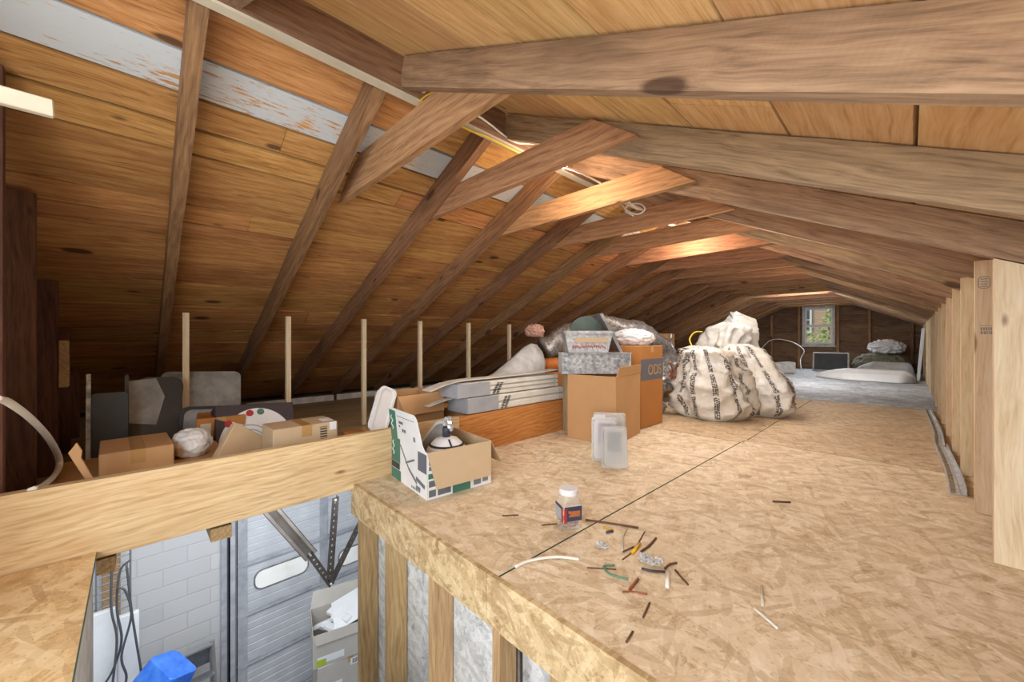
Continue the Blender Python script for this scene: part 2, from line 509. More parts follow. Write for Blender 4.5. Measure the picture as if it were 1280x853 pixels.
M['block'] = block_wall()
M['brick'] = brick_wall()
M['sack'] = sack_mat('printed white sack')
M['sack_plain'] = sack_mat('plain white sack', 0.0)


# ------------------------------------------------------------------ helpers
def at(px, py, X=None, Y=None, Z=None):
    """where the sight line through a point of the photograph meets a plane of the building"""
    u = (px - 640) / 483.0
    v = (424 - py) / 483.0
    c, s = math.cos(YAW), math.sin(YAW)
    r = Vector((c * u - s, s * u + c, v))
    t = X / r.x if X is not None else Y / r.y if Y is not None else (Z - EYE) / r.z
    return Vector((0, 0, EYE)) + r * t


def link_mesh(name, bm, mat, loc=(0, 0, 0), parent=None, smooth=False, rot=None, mats=None):
    me = bpy.data.meshes.new(name)
    bmesh.ops.recalc_face_normals(bm, faces=bm.faces)
    bm.to_mesh(me)
    bm.free()
    for m in (mats or [mat]):
        me.materials.append(m)
    if smooth:
        for p in me.polygons:
            p.use_smooth = True
    o = bpy.data.objects.new(name, me)
    o.location = loc
    if rot is not None:
        o.rotation_euler = rot
    COL.objects.link(o)
    if parent is not None:
        o.parent = parent
    return o


def tag(o, label, cat, group=None, kind=None):
    o['label'] = label
    o['category'] = cat
    if group:
        o['group'] = group
    if kind:
        o['kind'] = kind
    return o


def thing(name, label, cat, loc=(0, 0, 0), rz=0.0, group=None, rot=None):
    o = bpy.data.objects.new(name, None)
    o.empty_display_size = 0.1
    o.location = loc
    o.rotation_euler = rot if rot else (0, 0, rz)
    COL.objects.link(o)
    return tag(o, label, cat, group)


def struct(o):
    o['kind'] = 'structure'
    return o


def nb():
    return bmesh.new()


def box(bm, x0, x1, y0, y1, z0, z1, mi=0, mat=None):
    vs = [bm.verts.new(p) for p in ((x0, y0, z0), (x1, y0, z0), (x1, y1, z0), (x0, y1, z0), (x0, y0, z1), (x1, y0, z1), (x1, y1, z1), (x0, y1, z1))]
    if mat is not None:
        for v in vs:
            v.co = mat @ v.co
    fs = [bm.faces.new([vs[i] for i in f]) for f in ((0, 3, 2, 1), (4, 5, 6, 7), (0, 1, 5, 4), (1, 2, 6, 5), (2, 3, 7, 6), (3, 0, 4, 7))]
    for f in fs:
        f.material_index = mi
    return fs


def bevel(bm, w=0.003, seg=1):
    bmesh.ops.bevel(bm, geom=list(bm.edges), offset=w, segments=seg, affect='EDGES', profile=0.5)
    return bm


def tube(bm, pts, r, n=8, cap=True, flat=1.0):
    pts = [Vector(p) for p in pts]
    rings = []
    up = None
    for i, p in enumerate(pts):
        d = (pts[min(i + 1, len(pts) - 1)] - pts[max(i - 1, 0)]).normalized()
        if up is None:
            up = Vector((0, 0, 1)) if abs(d.z) < 0.9 else Vector((1, 0, 0))
        a = d.cross(up).normalized()
        b = a.cross(d).normalized()
        up = b
        rr = r[i] if isinstance(r, (list, tuple)) else r
        rings.append([bm.verts.new(p + a * math.cos(t) * rr + b * math.sin(t) * rr * flat) for t in (2 * math.pi * k / n for k in range(n))])
    for r0, r1 in zip(rings, rings[1:]):
        for k in range(n):
            bm.faces.new((r0[k], r0[(k + 1) % n], r1[(k + 1) % n], r1[k]))
    if cap:
        bm.faces.new(rings[0][::-1])
        bm.faces.new(rings[-1])
    return bm


def spline(pts, n=8):
    """Catmull-Rom through the points"""
    P = [Vector(p) for p in pts]
    P = [P[0] * 2 - P[1]] + P + [P[-1] * 2 - P[-2]]
    out = []
    for i in range(1, len(P) - 2):
        for k in range(n):
            t = k / n
            a, b, c, d = P[i - 1], P[i], P[i + 1], P[i + 2]
            out.append(0.5 * ((2 * b) + (c - a) * t + (2 * a - 5 * b + 4 * c - d) * t * t + (3 * b - a - 3 * c + d) * t ** 3))
    out.append(P[-2])
    return out


def lathe(bm, prof, n=24, sx=1.0, sy=1.0, cap=True):
    rings = [[bm.verts.new((r * math.cos(2 * math.pi * k / n) * sx, r * math.sin(2 * math.pi * k / n) * sy, z)) for k in range(n)] for r, z in prof]
    for r0, r1 in zip(rings, rings[1:]):
        for k in range(n):
            bm.faces.new((r0[k], r0[(k + 1) % n], r1[(k + 1) % n], r1[k]))
    if cap:
        bm.faces.new(rings[0][::-1])
        bm.faces.new(rings[-1])
    return bm


def prism(bm, pts, off, mi=0):
    """polygon of 3-D points pushed along a vector into a solid"""
    off = Vector(off)
    a = [bm.verts.new(Vector(p)) for p in pts]
    b = [bm.verts.new(Vector(p) + off) for p in pts]
    n = len(pts)
    fs = [bm.faces.new(a[::-1]), bm.faces.new(b)]
    for k in range(n):
        fs.append(bm.faces.new((a[k], a[(k + 1) % n], b[(k + 1) % n], b[k])))
    for f in fs:
        f.material_index = mi
    return fs


def sheet(bm, grid, thick, mi=0):
    """grid of points made into a thin solid"""
    n, m = len(grid), len(grid[0])
    top = [[bm.verts.new(Vector(p)) for p in row] for row in grid]
    def nrm(i, j):
        a = Vector(grid[min(i + 1, n - 1)][j]) - Vector(grid[max(i - 1, 0)][j])
        b = Vector(grid[i][min(j + 1, m - 1)]) - Vector(grid[i][max(j - 1, 0)])
        q = a.cross(b)
        return q.normalized() if q.length > 1e-9 else Vector((0, 0, 1))
    bot = [[bm.verts.new(Vector(grid[i][j]) - nrm(i, j) * thick) for j in range(m)] for i in range(n)]
    for i in range(n - 1):
        for j in range(m - 1):
            bm.faces.new((top[i][j], top[i + 1][j], top[i + 1][j + 1], top[i][j + 1]))
            bm.faces.new((bot[i][j], bot[i][j + 1], bot[i + 1][j + 1], bot[i + 1][j]))
    for i in range(n - 1):
        bm.faces.new((top[i][0], bot[i][0], bot[i + 1][0], top[i + 1][0]))
        bm.faces.new((top[i][m - 1], top[i + 1][m - 1], bot[i + 1][m - 1], bot[i][m - 1]))
    for j in range(m - 1):
        bm.faces.new((top[0][j], top[0][j + 1], bot[0][j + 1], bot[0][j]))
        bm.faces.new((top[n - 1][j], bot[n - 1][j], bot[n - 1][j + 1], top[n - 1][j + 1]))
    return bm


def lumber(name, p0, p1, w, d, side, mat, parent=None, bev=0.004, ends=None, wane=0.0):
    """a length of timber from p0 to p1 (centre line); local x runs along the grain, w across 'side', d across the other way.
    ends = shift of the top edge at each end (for plumb or sloping cuts)"""
    p0, p1 = Vector(p0), Vector(p1)
    x = (p1 - p0).normalized()
    y = (Vector(side) - x * x.dot(Vector(side))).normalized()
    z = x.cross(y)
    L = (p1 - p0).length
    bm = nb()
    n = max(2, int(L / 0.25))
    e0, e1 = ends or (0, 0)
    rings = []
    for i in range(n + 1):
        t = i / n
        ring = []
        for sy, sz in ((-1, -1), (1, -1), (1, 1), (-1, 1)):
            xx = L * t + (e0 * (1 - t) + e1 * t) * (sz * 0.5)
            k = wane * noise.noise(Vector((xx * 3, sy * 5 + p0.y * 7, sz * 5 + p0.x))) if 0 < i < n else 0
            ring.append(bm.verts.new((xx, sy * (w / 2 + k), sz * (d / 2 + k))))
        rings.append(ring)
    for r0, r1 in zip(rings, rings[1:]):
        for k in range(4):
            bm.faces.new((r0[k], r0[(k + 1) % 4], r1[(k + 1) % 4], r1[k]))
    bm.faces.new(rings[0][::-1])
    bm.faces.new(rings[-1])
    if bev:
        sharp = [e for e in bm.edges if len(e.link_faces) == 2 and e.calc_face_angle(0) > 0.8]
        bmesh.ops.bevel(bm, geom=sharp, offset=bev, segments=1, affect='EDGES')
    o = link_mesh(name, bm, mat)
    m = Matrix((x, y, z)).transposed().to_4x4()
    m.translation = p0
    if parent is not None:
        o.parent = parent
        o.matrix_local = parent.matrix_basis.inverted() @ m
    else:
        o.matrix_world = m
    return o


ORD = ['first', 'second', 'third', 'fourth', 'fifth', 'sixth', 'seventh', 'eighth', 'ninth', 'tenth', 'eleventh', 'twelfth', 'thirteenth',
       'fourteenth', 'fifteenth', 'sixteenth', 'seventeenth', 'eighteenth', 'nineteenth', 'twentieth', 'twenty-first', 'twenty-second', 'twenty-third']

# ------------------------------------------------------------------ the building
XR = -1.62            # ridge line
SL = 0.474            # roof slope
ZS = 2.07             # underside of the sheathing at the ridge
ZB = 1.925            # underside of the rafters at the ridge
YB = 12.6             # far gable
YF = -0.62            # near gable
XW = 0.204            # knee wall
XE = -5.98            # left eave
XE2 = 2.3
PITCH = math.atan(SL)
BEAM_Z = 0.262
XG = -5.3             # garage wall
ZG = -3.55            # garage floor


def planks(name, side, mat, seams, painted, y0, y1):
    """roof boards in the slope's own frame: x along the ridge, y down the slope"""
    bm = nb()
    lr = bm.faces.layers.float.new('rnd')
    lp = bm.faces.layers.float.new('paint')
    rng = random.Random(3 if side < 0 else 11)
    for i, (a, b) in enumerate(zip(seams, seams[1:])):
        cuts = [y0] + sorted(y0 + (y1 - y0) * (q + rng.uniform(-0.12, 0.12)) for q in (0.2, 0.45, 0.75)) + [y1]
        if i in painted:
            cuts = [y0, 4.6, y1]
        for c0, c1 in zip(cuts, cuts[1:]):
            dz = rng.uniform(0, 0.004)
            g = 0.0055 + rng.choice((0, 0, 0.002, 0.005))
            fs = box(bm, c0 + 0.001, c1 - 0.001, a / math.cos(PITCH) + g, b / math.cos(PITCH) - g, dz, 0.022 + dz)
            rv = rng.random()
            for f in fs:
                f[lr] = rv
                f[lp] = 1.0 if (i in painted) else 0.0
    # felt and roof deck above the boards, so no daylight shows through
    fs = box(bm, y0, y1, seams[0], seams[-1] / math.cos(PITCH), 0.0265, 0.04)
    for f in fs:
        f.material_index = 1
    o = link_mesh(name, bm, mat, mats=[mat, M['void']])
    x = Vector((0, 1, 0))
    y = Vector((side * math.cos(PITCH), 0, -math.sin(PITCH)))
    z = x.cross(y)
    if z.z < 0:
        # keep a right handed frame: flip the along-ridge axis
        for v in o.data.vertices:
            v.co.x = -v.co.x
        o.data.flip_normals()
        x = -x
        z = x.cross(y)
    m = Matrix((x, y, z)).transposed().to_4x4()
    m.translation = (XR, 0, ZS)
    o.matrix_world = m
    return struct(o)


LS = [0.0, 0.355, 0.53, 0.685, 0.83, 1.16, 1.30, 1.43, 1.70, 1.91, 2.20, 2.42, 2.57, 2.80, 3.04, 3.25, 3.5, 3.75, 4.0, XR - XE]
RS = [0.0, 0.27, 0.53, 0.77, 1.05, 1.35, 1.63, 1.90, 2.2, 2.45, 2.75, 3.05, 3.35, 3.65, XE2 - XR]
planks('ceiling_left', -1, M['plank_l'], LS, {1}, YF, YB)
planks('ceiling_right', 1, M['plank_r'], RS, set(), YF, YB)


def boards_wall(name, y, x_in, facing, mat, thick=0.02, hole=None, zbase=0.0):
    """horizontal gable boards following the roof slope"""
    bm = nb()
    lr = bm.faces.layers.float.new('rnd')
    rng = random.Random(5)
    z = zbase - 0.05
    while z < ZS:
        z1 = min(z + rng.uniform(0.2, 0.26), ZS)
        segs = []
        def half(zz):
            return max(0.02, (ZS - zz) / SL)
        xa, xb = max(XE, XR - half(z)), min(XE2, XR + half(z))
        spans = [(xa, xb)]
        if hole and z1 > hole[2] and z < hole[3]:
            spans = [(xa, hole[0]), (hole[1], xb)]
        for a, b in spans:
            zz0, zz1 = z + 0.003, z1 - 0.003
            if hole and a >= hole[1] - 1e-6 or hole and b <= hole[0] + 1e-6:
                pass
            fs = box(bm, a, b, y, y + thick, zz0, zz1)
            # pull the upper corners in to the slope
            rv = rng.random()
            for f in fs:
                f[lr] = rv
                for v in f.verts:
                    lim = half(v.co.z) + 0.02
                    v.co.x = max(XR - lim, min(XR + lim, v.co.x))
        if hole:
            for lo, hi in ((z, min(z1, hole[2])), (max(z, hole[3]), z1)):
                if lo < hi - 0.004 and z1 > hole[2] and z < hole[3]:
                    rv = rng.random()
                    for f in box(bm, hole[0], hole[1], y, y + thick, lo + 0.002, hi - 0.002):
                        f[lr] = rv
        z = z1
    return bm


WIN = (-1.98, -1.26, 0.60, 1.62)
p0 = at(1003, 432, Y=YB)
p1 = at(1044, 382, Y=YB)
WIN = (p0.x, p1.x, p0.z, p1.z)
bm = boards_wall('g', YB, 0, -1, None, hole=WIN)
# outer skin keeps the daylight out except through the window
for a, b, c, d in ((XE, WIN[0], -0.05, ZS), (WIN[1], XE2, -0.05, ZS), (WIN[0], WIN[1], -0.05, WIN[2]), (WIN[0], WIN[1], WIN[3], ZS)):
    box(bm, a, b, YB + 0.021, YB + 0.06, c, d)
struct(link_mesh('wall_back', bm, M['gable']))
bm = boards_wall('g2', YF, 0, 1, None, zbase=-0.05)
gw = link_mesh('wall_near', bm, M['gable'])
# the near gable is boarded only beside the posts; its unseen edge is cut to shape the fill light
me = gw.data
bm = bmesh.new(); bm.from_mesh(me)
for v in bm.verts:
    v.co.x = min(v.co.x, -1.55)
bm.to_mesh(me); bm.free()
struct(gw)

# ---- floors
def floor_sheet(x0, x1, y0, y1, mat, z=0.0, t=0.018):
    bm = nb()
    fs = box(bm, x0, x1, y0, y1, z - t, z)
    for f in fs:
        f.normal_update()
        f.material_index = 0 if abs(f.normal.z) > 0.5 else 1
    o = link_mesh('floor', bm, mat, mats=[mat, M['green']])
    return struct(o)

XJ = -0.90
g = 0.0035
floor_sheet(-2.068, XJ - g, 0.85, 3.25, M['osb'])
# the joint runs very slightly askew
for v in bpy.data.objects['floor'].data.vertices:
    if v.co.x > -1:
        v.co.x += (v.co.y - 0.85) * 0.02 - 0.035
s2 = floor_sheet(XJ + g, 0.34, 0.85, 3.362, M['osb'])
for v in s2.data.vertices:
    if v.co.x < 0:
        v.co.x += (v.co.y - 0.85) * 0.02 - 0.035
floor_sheet(-2.068, -0.872, 3.256, 6.165, M['osb_b'])
floor_sheet(-0.866, 0.34, 3.368, 6.165, M['osb_b'])
floor_sheet(XE, -2.115, 6.17, YB, M['greyfloor'])
floor_sheet(-2.112, XE2, 6.17, YB, M['greyfloor'])
floor_sheet(0.345, XE2, 0.85, 6.165, M['osb_b'])
bm = nb(); box(bm, -2.05, XE2, 0.87, YB, -0.16, -0.02)
struct(link_mesh('floor', bm, M['void']))
# storage deck of old boards on the low side
bm = nb()
lr = bm.faces.layers.float.new('rnd')
x = -2.13
rng = random.Random(9)
while x > XE:
    w = rng.uniform(0.13, 0.19)
    rv = rng.random()
    for f in box(bm, max(x - w + 0.004, XE), x, YF, 6.16, -0.05, -0.03):
        f[lr] = rv
    x -= w
# grain runs along the boards: the deck's own frame is turned so x follows them
o = link_mesh('floor', bm, M['deck'])
for v in o.data.vertices:
    v.co = Vector((v.co.y, -v.co.x, v.co.z))
o.rotation_euler = (0, 0, R(90))
struct(o)
# landing beside the hatch
bm = nb()
for f in box(bm, -2.068, 0.6, -1.4, -0.105, -0.026, 0.0):
    f.normal_update()
    f.material_index = 0 if abs(f.normal.z) > 0.5 else 1
struct(link_mesh('floor', bm, M['osb_ledge'], mats=[M['osb_ledge'], M['green']]))
bm = nb(); box(bm, -2.06, 0.6, -0.135, -0.112, -1.05, -0.027)
struct(link_mesh('wall_hatch', bm, M['whitepaint']))

# hatch side of the platform: rim strip over a stud wall
bm = nb(); box(bm, -2.105, -0.98, 0.832, 0.8495, -0.166, 0.001)
struct(link_mesh('trim_1', bm, M['osb_rim'], mats=[M['osb_rim']]))
bm = nb(); box(bm, -0.977, 0.6, 0.832, 0.8495, -0.166, 0.001)
struct(link_mesh('trim_2', bm, M['osb_rim']))
bm = nb(); box(bm, -2.05, 0.6, 0.952, 0.97, ZG, -0.161)
struct(link_mesh('wall_stair', bm, M['osb_grey']))
for i, px in enumerate((451, 486, 542, 625, 700)):
    x1 = at(px, 700, Y=0.852).x
    o = lumber('stud', (x1 - 0.019, 0.899, ZG), (x1 - 0.019, 0.899, -0.163), 0.038, 0.094, (1, 0, 0), M['wallstud'], bev=0.003)
    tag(o, ['Tan wall stud at the outer corner under the platform', 'Tan wall stud close behind the corner stud under the platform', 'Brown wall stud with grey board on both sides, under the rim',
            'Brown wall stud with a dark conduit beside it', 'Brown wall stud beyond the dark conduit, low under the rim'][i], 'stud', 'studs of the wall below the platform')
# extra stud doubled behind the conduit
bm = nb(); tube(bm, [(at(644, 800, Y=0.90).x + 0.02, 0.90, ZG), (at(644, 800, Y=0.90).x + 0.02, 0.90, -0.19)], 0.011, 10)
cp = link_mesh('conduit_pipe', bm, M['steel_dark'], smooth=True)
tag(cp, 'Dark thin conduit running down the stud wall under the platform', 'pipe')
bm = nb(); tube(bm, [(0, 0, -0.20), (0, 0, -0.165)], 0.016, 10)

# garage below
WZ = at(290, 650, X=XG)
bm = nb(); box(bm, XG - 0.2, XG, -3.0, at(297, 700, X=XG).y, ZG, -0.08)
struct(link_mesh('wall_garage', bm, M['block']))
bm = nb(); box(bm, XG - 0.2, XG, 3.6, 6.0, ZG, -0.08)
struct(link_mesh('wall_garage_far', bm, M['block']))
bm = nb(); box(bm, XG - 0.2, 1.0, -3.0, 6.0, ZG - 0.1, ZG)
struct(link_mesh('floor', bm, M['concrete']))
bm = nb(); box(bm, XG, -1.0, 5.9, 6.0, ZG, -0.08)
struct(link_mesh('wall_garage_end', bm, M['block']))
bm = nb(); box(bm, XG, 1.0, -3.0, -2.9, ZG, -0.08)
struct(link_mesh('wall_garage_side', bm, M['block']))

# sectional door: profile of ribs extruded along the wall
door_y0, door_y1 = at(297, 700, X=XG + 0.05).y, 3.55
zl = [at(299, 706, X=XG).z]
sec = at(299, 706, X=XG).z - at(299, 768.5, X=XG).z
ztop = zl[0] + sec * 1
bm = nb()
prof = []
zz = ztop + sec
while zz > ZG:
    z_low = zz - sec
    n = 6
    prof += [(0.0, zz - 0.004), (0.03, zz - 0.02)]
    for k in range(n):
        a = zz - 0.03 - (sec - 0.06) * k / n
        b = zz - 0.03 - (sec - 0.06) * (k + 1) / n
        prof += [(0.034, a), (0.034, a - (a - b) * 0.8), (0.028, a - (a - b) * 0.88), (0.028, b + 0.004)]
    prof += [(0.03, z_low + 0.02), (0.0, z_low + 0.004)]
    zz = z_low
door = thing('door_1', 'White ribbed sectional garage door below the attic', 'door', (XG, (door_y0 + door_y1) / 2, ZG))
door['kind'] = 'structure'
oy, oz = door.location.y, ZG
a = [bm.verts.new((0.02 + x_, door_y0 - oy, max(z_, ZG) - oz)) for x_, z_ in prof]
b = [bm.verts.new((0.02 + x_, door_y1 - oy, max(z_, ZG) - oz)) for x_, z_ in prof]
for i in range(len(prof) - 1):
    try:
        bm.faces.new((a[i], a[i + 1], b[i + 1], b[i]))
    except ValueError:
        pass
M['doorwhite'] = plain('door white', (214, 217, 222), 0.45, c2=(196, 200, 206), nscale=5)
link_mesh('door_panel', bm, M['doorwhite'], parent=door)
bm = nb(); box(bm, -0.2, 0.018, door_y0 - oy, door_y1 - oy, 0, -0.08 - oz)
link_mesh('door_backing', bm, M['void'], parent=door)
M['hinge'] = plain('door stile grey', (190, 193, 200), 0.45, 0.0, c2=(156, 160, 168), nscale=8)
for px in (303, 404.5):
    y_ = at(px, 690, X=XG + 0.06).y - oy
    bm = nb(); box(bm, 0.055, 0.072, y_ - 0.045, y_ + 0.045, 0, ztop + sec - oz)
    link_mesh('stile', bm, M['hinge'], parent=door)
for k in range(5):
    z_ = zl[0] - sec * k - oz
    bm = nb(); box(bm, 0.05, 0.064, door_y0 - oy, door_y1 - oy, z_ - 0.03, z_ + 0.03)
    box(bm, 0.05, 0.078, door_y0 - oy, door_y1 - oy, z_ - 0.012, z_ - 0.004)
    link_mesh('rail', bm, M['hinge'], parent=door)


def rrect(w, h, r, n=6):
    out = []
    for cx, cy, a0 in ((w / 2 - r, h / 2 - r, 0), (-w / 2 + r, h / 2 - r, 90), (-w / 2 + r, -h / 2 + r, 180), (w / 2 - r, -h / 2 + r, 270)):
        for k in range(n + 1):
            t = R(a0 + 90 * k / n)
            out.append((cx + r * math.cos(t), cy + r * math.sin(t)))
    return out


M['lite'] = plain('frosted door pane glowing', (236, 236, 232), 0.3, emis=((236, 238, 236), 0.3))  # pane given a faint glow that stands in for daylight behind it
for (xa, ya, xb, yb) in ((319, 741, 384, 689), (424, 706, 478, 672)):
    A = at(xa, (ya + yb) / 2 + 6, X=XG + 0.06); B = at(xb, (ya + yb) / 2 - 6, X=XG + 0.06)
    cz = (at((xa + xb) / 2, (ya + yb) / 2, X=XG + 0.06)).z
    w_ = B.y - A.y
    fr = nb()
    prism(fr, [(0.056, (A.y + B.y) / 2 - oy + u, cz - oz + v) for u, v in rrect(w_ + 0.03, 0.23, 0.09)], (0.012, 0, 0))
    f_o = link_mesh('window_frame', fr, M['track'], parent=door)
    gl = nb()
    prism(gl, [(0.069, (A.y + B.y) / 2 - oy + u, cz - oz + v) for u, v in rrect(w_, 0.20, 0.08)], (0.004, 0, 0))
    link_mesh('pane', gl, M['lite'], parent=f_o)

# vertical door track between the block wall and the door
bm = nb()
y_a = at(276, 700, X=XG + 0.02).y
box(bm, XG, XG + 0.05, y_a, y_a + 0.05, ZG, -0.1)
box(bm, XG, XG + 0.09, y_a + 0.06, y_a + 0.075, ZG, -0.1)
box(bm, XG + 0.07, XG + 0.09, y_a + 0.06, y_a + 0.12, ZG, -0.1)
tr = link_mesh('door_track', bm, M['hinge'])
tag(tr, 'Grey steel door track standing between block wall and white garage door', 'track')

# ---- the big beam along the low side of the platform and hatch
def beam_piece(y0, y1, mat, label):
    o = lumber('beam', (-2.091, y0, 0.118), (-2.091, y1, 0.118), 0.040, 0.288, (1, 0, 0), mat, bev=0.004)
    o['kind'] = 'thing'
    return tag(o, label, 'beam', 'floor beams edging the storage deck')
beam_piece(-0.6, 1.53, M['beam'], 'Long pale new timber beam bridging the hatch opening')
beam_piece(1.534, 3.6, M['beam2'], 'Orange brown timber beam between green printed carton and tall brown carton')
# joists under the storage deck
for i, (xa, za, xb, zb) in enumerate(((252, 679, 290, 672), (126, 716, 144, 716))):
    A = at(xb, zb, X=-2.112)
    w_ = 0.075 if i == 0 else 0.05
    o = lumber('joist', (-2.113, A.y - w_ / 2, -0.08), (-5.2, A.y - w_ / 2, -0.08), w_, 0.055, (0, 1, 0), M['wallstud'], bev=0.003)
    tag(o, ['Wooden joist end under the long beam near the garage door track', 'Wooden joist end under the long beam next to the green edged landing'][i], 'joist', 'joists of the storage deck')

# ---- ridge board
bm = nb()
rb = lumber('ridge_board', (XR, YF + 0.1, 1.985), (XR, YB - 0.02, 1.985), 0.036, 0.17, (1, 0, 0), M['ridge'], bev=0.003)
tag(rb, 'Long brown ridge board at the peak of the attic roof', 'ridge board')
rb['kind'] = 'thing'
bm = nb(); box(bm, XR - 0.021, XR + 0.022, YF + 0.1, 4.2, 1.889, 1.8995)
for v in bm.verts:
    v.co -= Vector((XR, 0, 1.985))
st = link_mesh('painted_strip', bm, M['cream'])
st.parent = rb
st.matrix_parent_inverse = rb.matrix_world.inverted()
st.location = (XR, 0, 1.985)

# ---- rafters, collar ties, knee wall studs
GY = [0.2 + 0.638 * k for k in range(-1, 20)]
nL = nR = nT = 0
DV = ZS - ZB                        # plumb depth of a rafter
DN = DV * math.cos(PITCH) - 0.004
for k, y in enumerate(GY):
    if y > YB - 0.1:
        continue
    yl, yr = y - 0.047, y + 0.040
    zc = (ZS + ZB) / 2 - 0.002
    xs = XR - 0.02
    xe = XE + 0.12
    o = lumber('rafter', (xs, yl, zc - SL * (XR - xs)), (xe, yl, zc - SL * (XR - xe)), 0.053, DN, (0, 1, 0), M['rafter'], bev=0.006, wane=0.003)
    if k == 0:
        tag(o, 'Dark brown rafter beside the near gable posts, low roof slope', 'rafter', 'rafters on the low storage side')
    else:
        tag(o, f'Brown rafter over the storage side, {ORD[k - 1]} counted from the near gable posts', 'rafter', 'rafters on the low storage side')
    xs = XR + 0.02
    xe = XE2 - 0.15
    if k >= 1:
        o = lumber('rafter', (xs, yr, zc - SL * (xs - XR)), (xe, yr, zc - SL * (xe - XR)), 0.040, DN, (0, 1, 0), M['rafter_r'], bev=0.006, wane=0.003)
        lab = f'Grey brown rafter over the knee wall side, {ORD[k - 2]} in view from the hatch' if k >= 2 else 'Grey brown rafter above the hatch, just over the camera'
        tag(o, lab, 'rafter', 'rafters on the knee wall side')
    if k >= 2:
        rg = random.Random(k * 3 + 1)
        zt = 1.685 + rg.uniform(-0.012, 0.012)
        half = 0.735
        d = 0.150
        yt = y - 0.001
        if k == 2:
            zt, d, yt = 1.725, 0.195, y + 0.079
        # ends follow the slope: the top edge is shorter
        o = lumber('collar_tie', (XR - half, yt, zt + rg.uniform(-0.01, 0.01)), (XR + half, yt, zt), 0.036, d, (0, 1, 0), M['tie'], bev=0.003)
        cut = 0.105
        for v in o.data.vertices:
            t = v.co.z / (d / 2)
            s_ = -1 if v.co.x < half else 1
            if v.co.x < 0.1 or v.co.x > 2 * half - 0.1:
                # local z may point down: use world height
                wz = (o.matrix_world @ v.co).z - zt
                v.co.x += -s_ * wz / (d / 2) * cut
        tag(o, f'Collar tie board under the ridge, {ORD[k - 2]} from the hatch', 'collar tie', 'collar ties under the ridge')
rs_y = [2.150, 2.712] + [0.24 + 0.638 * k - 0.0415 for k in range(5, 20)]
for i, y in enumerate(rs_y):
    if y > YB - 0.12:
        break
    zt = ZB - SL * (XW + 0.02 - XR) + (0.075 if i else 0.06)
    o = lumber('stud', (XW + 0.0445, y, 0.001), (XW + 0.0445, y, zt), 0.038, 0.089, (0, 1, 0), M['newpine2'] if i == 0 else M['newpine'], bev=0.003)
    # the head is cut to the slope: under the rafter, or up against the roof boards
    mw = o.matrix_world
    inv = mw.inverted()
    for v in o.data.vertices:
        p = mw @ v.co
        if p.z > zt - 0.01:
            p.z = min(p.z, (ZB if i == 0 else ZS - 0.02) - SL * (p.x - XR) - 0.004)
            v.co = inv @ p
    tag(o, f'Pale new pine stud of the knee wall, {ORD[i]} from the near end', 'stud', 'knee wall studs')
ls_y = [0.234, 0.885, 1.525, 2.127, 2.77, 3.43, 4.06, 4.7, 5.34, 5.98]
for i, y in enumerate(ls_y):
    zt = ZB - SL * (XR + 3.6) - 0.022
    o = lumber('stud', (-3.6, y + 0.018, -0.03), (-3.6, y + 0.018, zt), 0.036, 0.036, (0, 1, 0), M['newpine2'], bev=0.003)
    tag(o, f'Slim pale post propping the low roof slope, {ORD[i]} from the near gable', 'stud', 'slim posts in the storage area')
# stamped grade marks on the second knee wall stud
s1 = [o for o in COL.objects if o.name.startswith('stud') and o.get('label', '').startswith('Pale new pine stud of the knee wall, second')][0]
for (za, zb, nm) in ((1.00, 1.055, 'round'), (0.80, 0.835, 'bars')):
    bm = nb()
    yf = rs_y[1] - 0.0195
    if nm == 'round':
        for (u, v) in ((0.016, 0),):
            pts = rrect(0.036, 0.055, 0.014)
            n = len(pts)
            inner = rrect(0.030, 0.048, 0.011)
            for q in range(n):
                A, B, C, D = pts[q], pts[(q + 1) % n], inner[(q + 1) % n], inner[q]
                prism(bm, [(XW + 0.026 + t[0], yf, (za + zb) / 2 + t[1]) for t in (A, B, C, D)], (0, -0.0006, 0))
        for q in range(4):
            box(bm, XW + 0.016, XW + 0.036, yf - 0.0006, yf, za + 0.008 + q * 0.011, za + 0.012 + q * 0.011)
        for q in range(5):
            box(bm, XW + 0.055, XW + 0.074, yf - 0.0006, yf, za + 0.003 + q * 0.011, za + 0.007 + q * 0.011)
    else:
        box(bm, XW + 0.014, XW + 0.074, yf - 0.0006, yf, zb, zb + 0.002)
        rg = random.Random(2)
        for row in range(2):
            x_ = XW + 0.016
            while x_ < XW + 0.07:
                w_ = rg.uniform(0.003, 0.006)
                box(bm, x_, x_ + w_, yf - 0.0006, yf, za - 0.002 + row * 0.017, za + 0.012 + row * 0.017)
                x_ += w_ + 0.0025
    st = link_mesh('grade_stamp', bm, plain('stamp ink', (150, 142, 134), 0.8))
    st.parent = s1
    st.matrix_parent_inverse = s1.matrix_world.inverted()

# near gable posts
for i, px in enumerate((3.5, 44, 72, 88, 99)):
    Yw = -0.335
    x1 = at(px, 500, Y=Yw).x
    zt = ZB - SL * (XR - x1) - 0.01
    dep = 0.115
    o = lumber('post', (x1 - 0.019, Yw - dep / 2, -0.03), (x1 - 0.019, Yw - dep / 2, zt + 0.10), 0.040, dep, (1, 0, 0), M['post'], bev=0.003)
    tag(o, f'Dark brown gable post at the near end, {ORD[i]} outward from the hatch', 'post', 'posts of the near gable')
bm = nb()
A = at(80, 470, Y=-0.33)
box(bm, -0.03, 0.03, -0.02, 0.02, -0.14, 0.14)
bevel(bm, 0.004)
o = link_mesh('wood_block', bm, M['wallstud'], loc=(at(80, 455, Y=-0.312).x, -0.312, at(80, 455, Y=-0.312).z))
tag(o, 'Short tan wood block nailed to the dark gable posts', 'block')

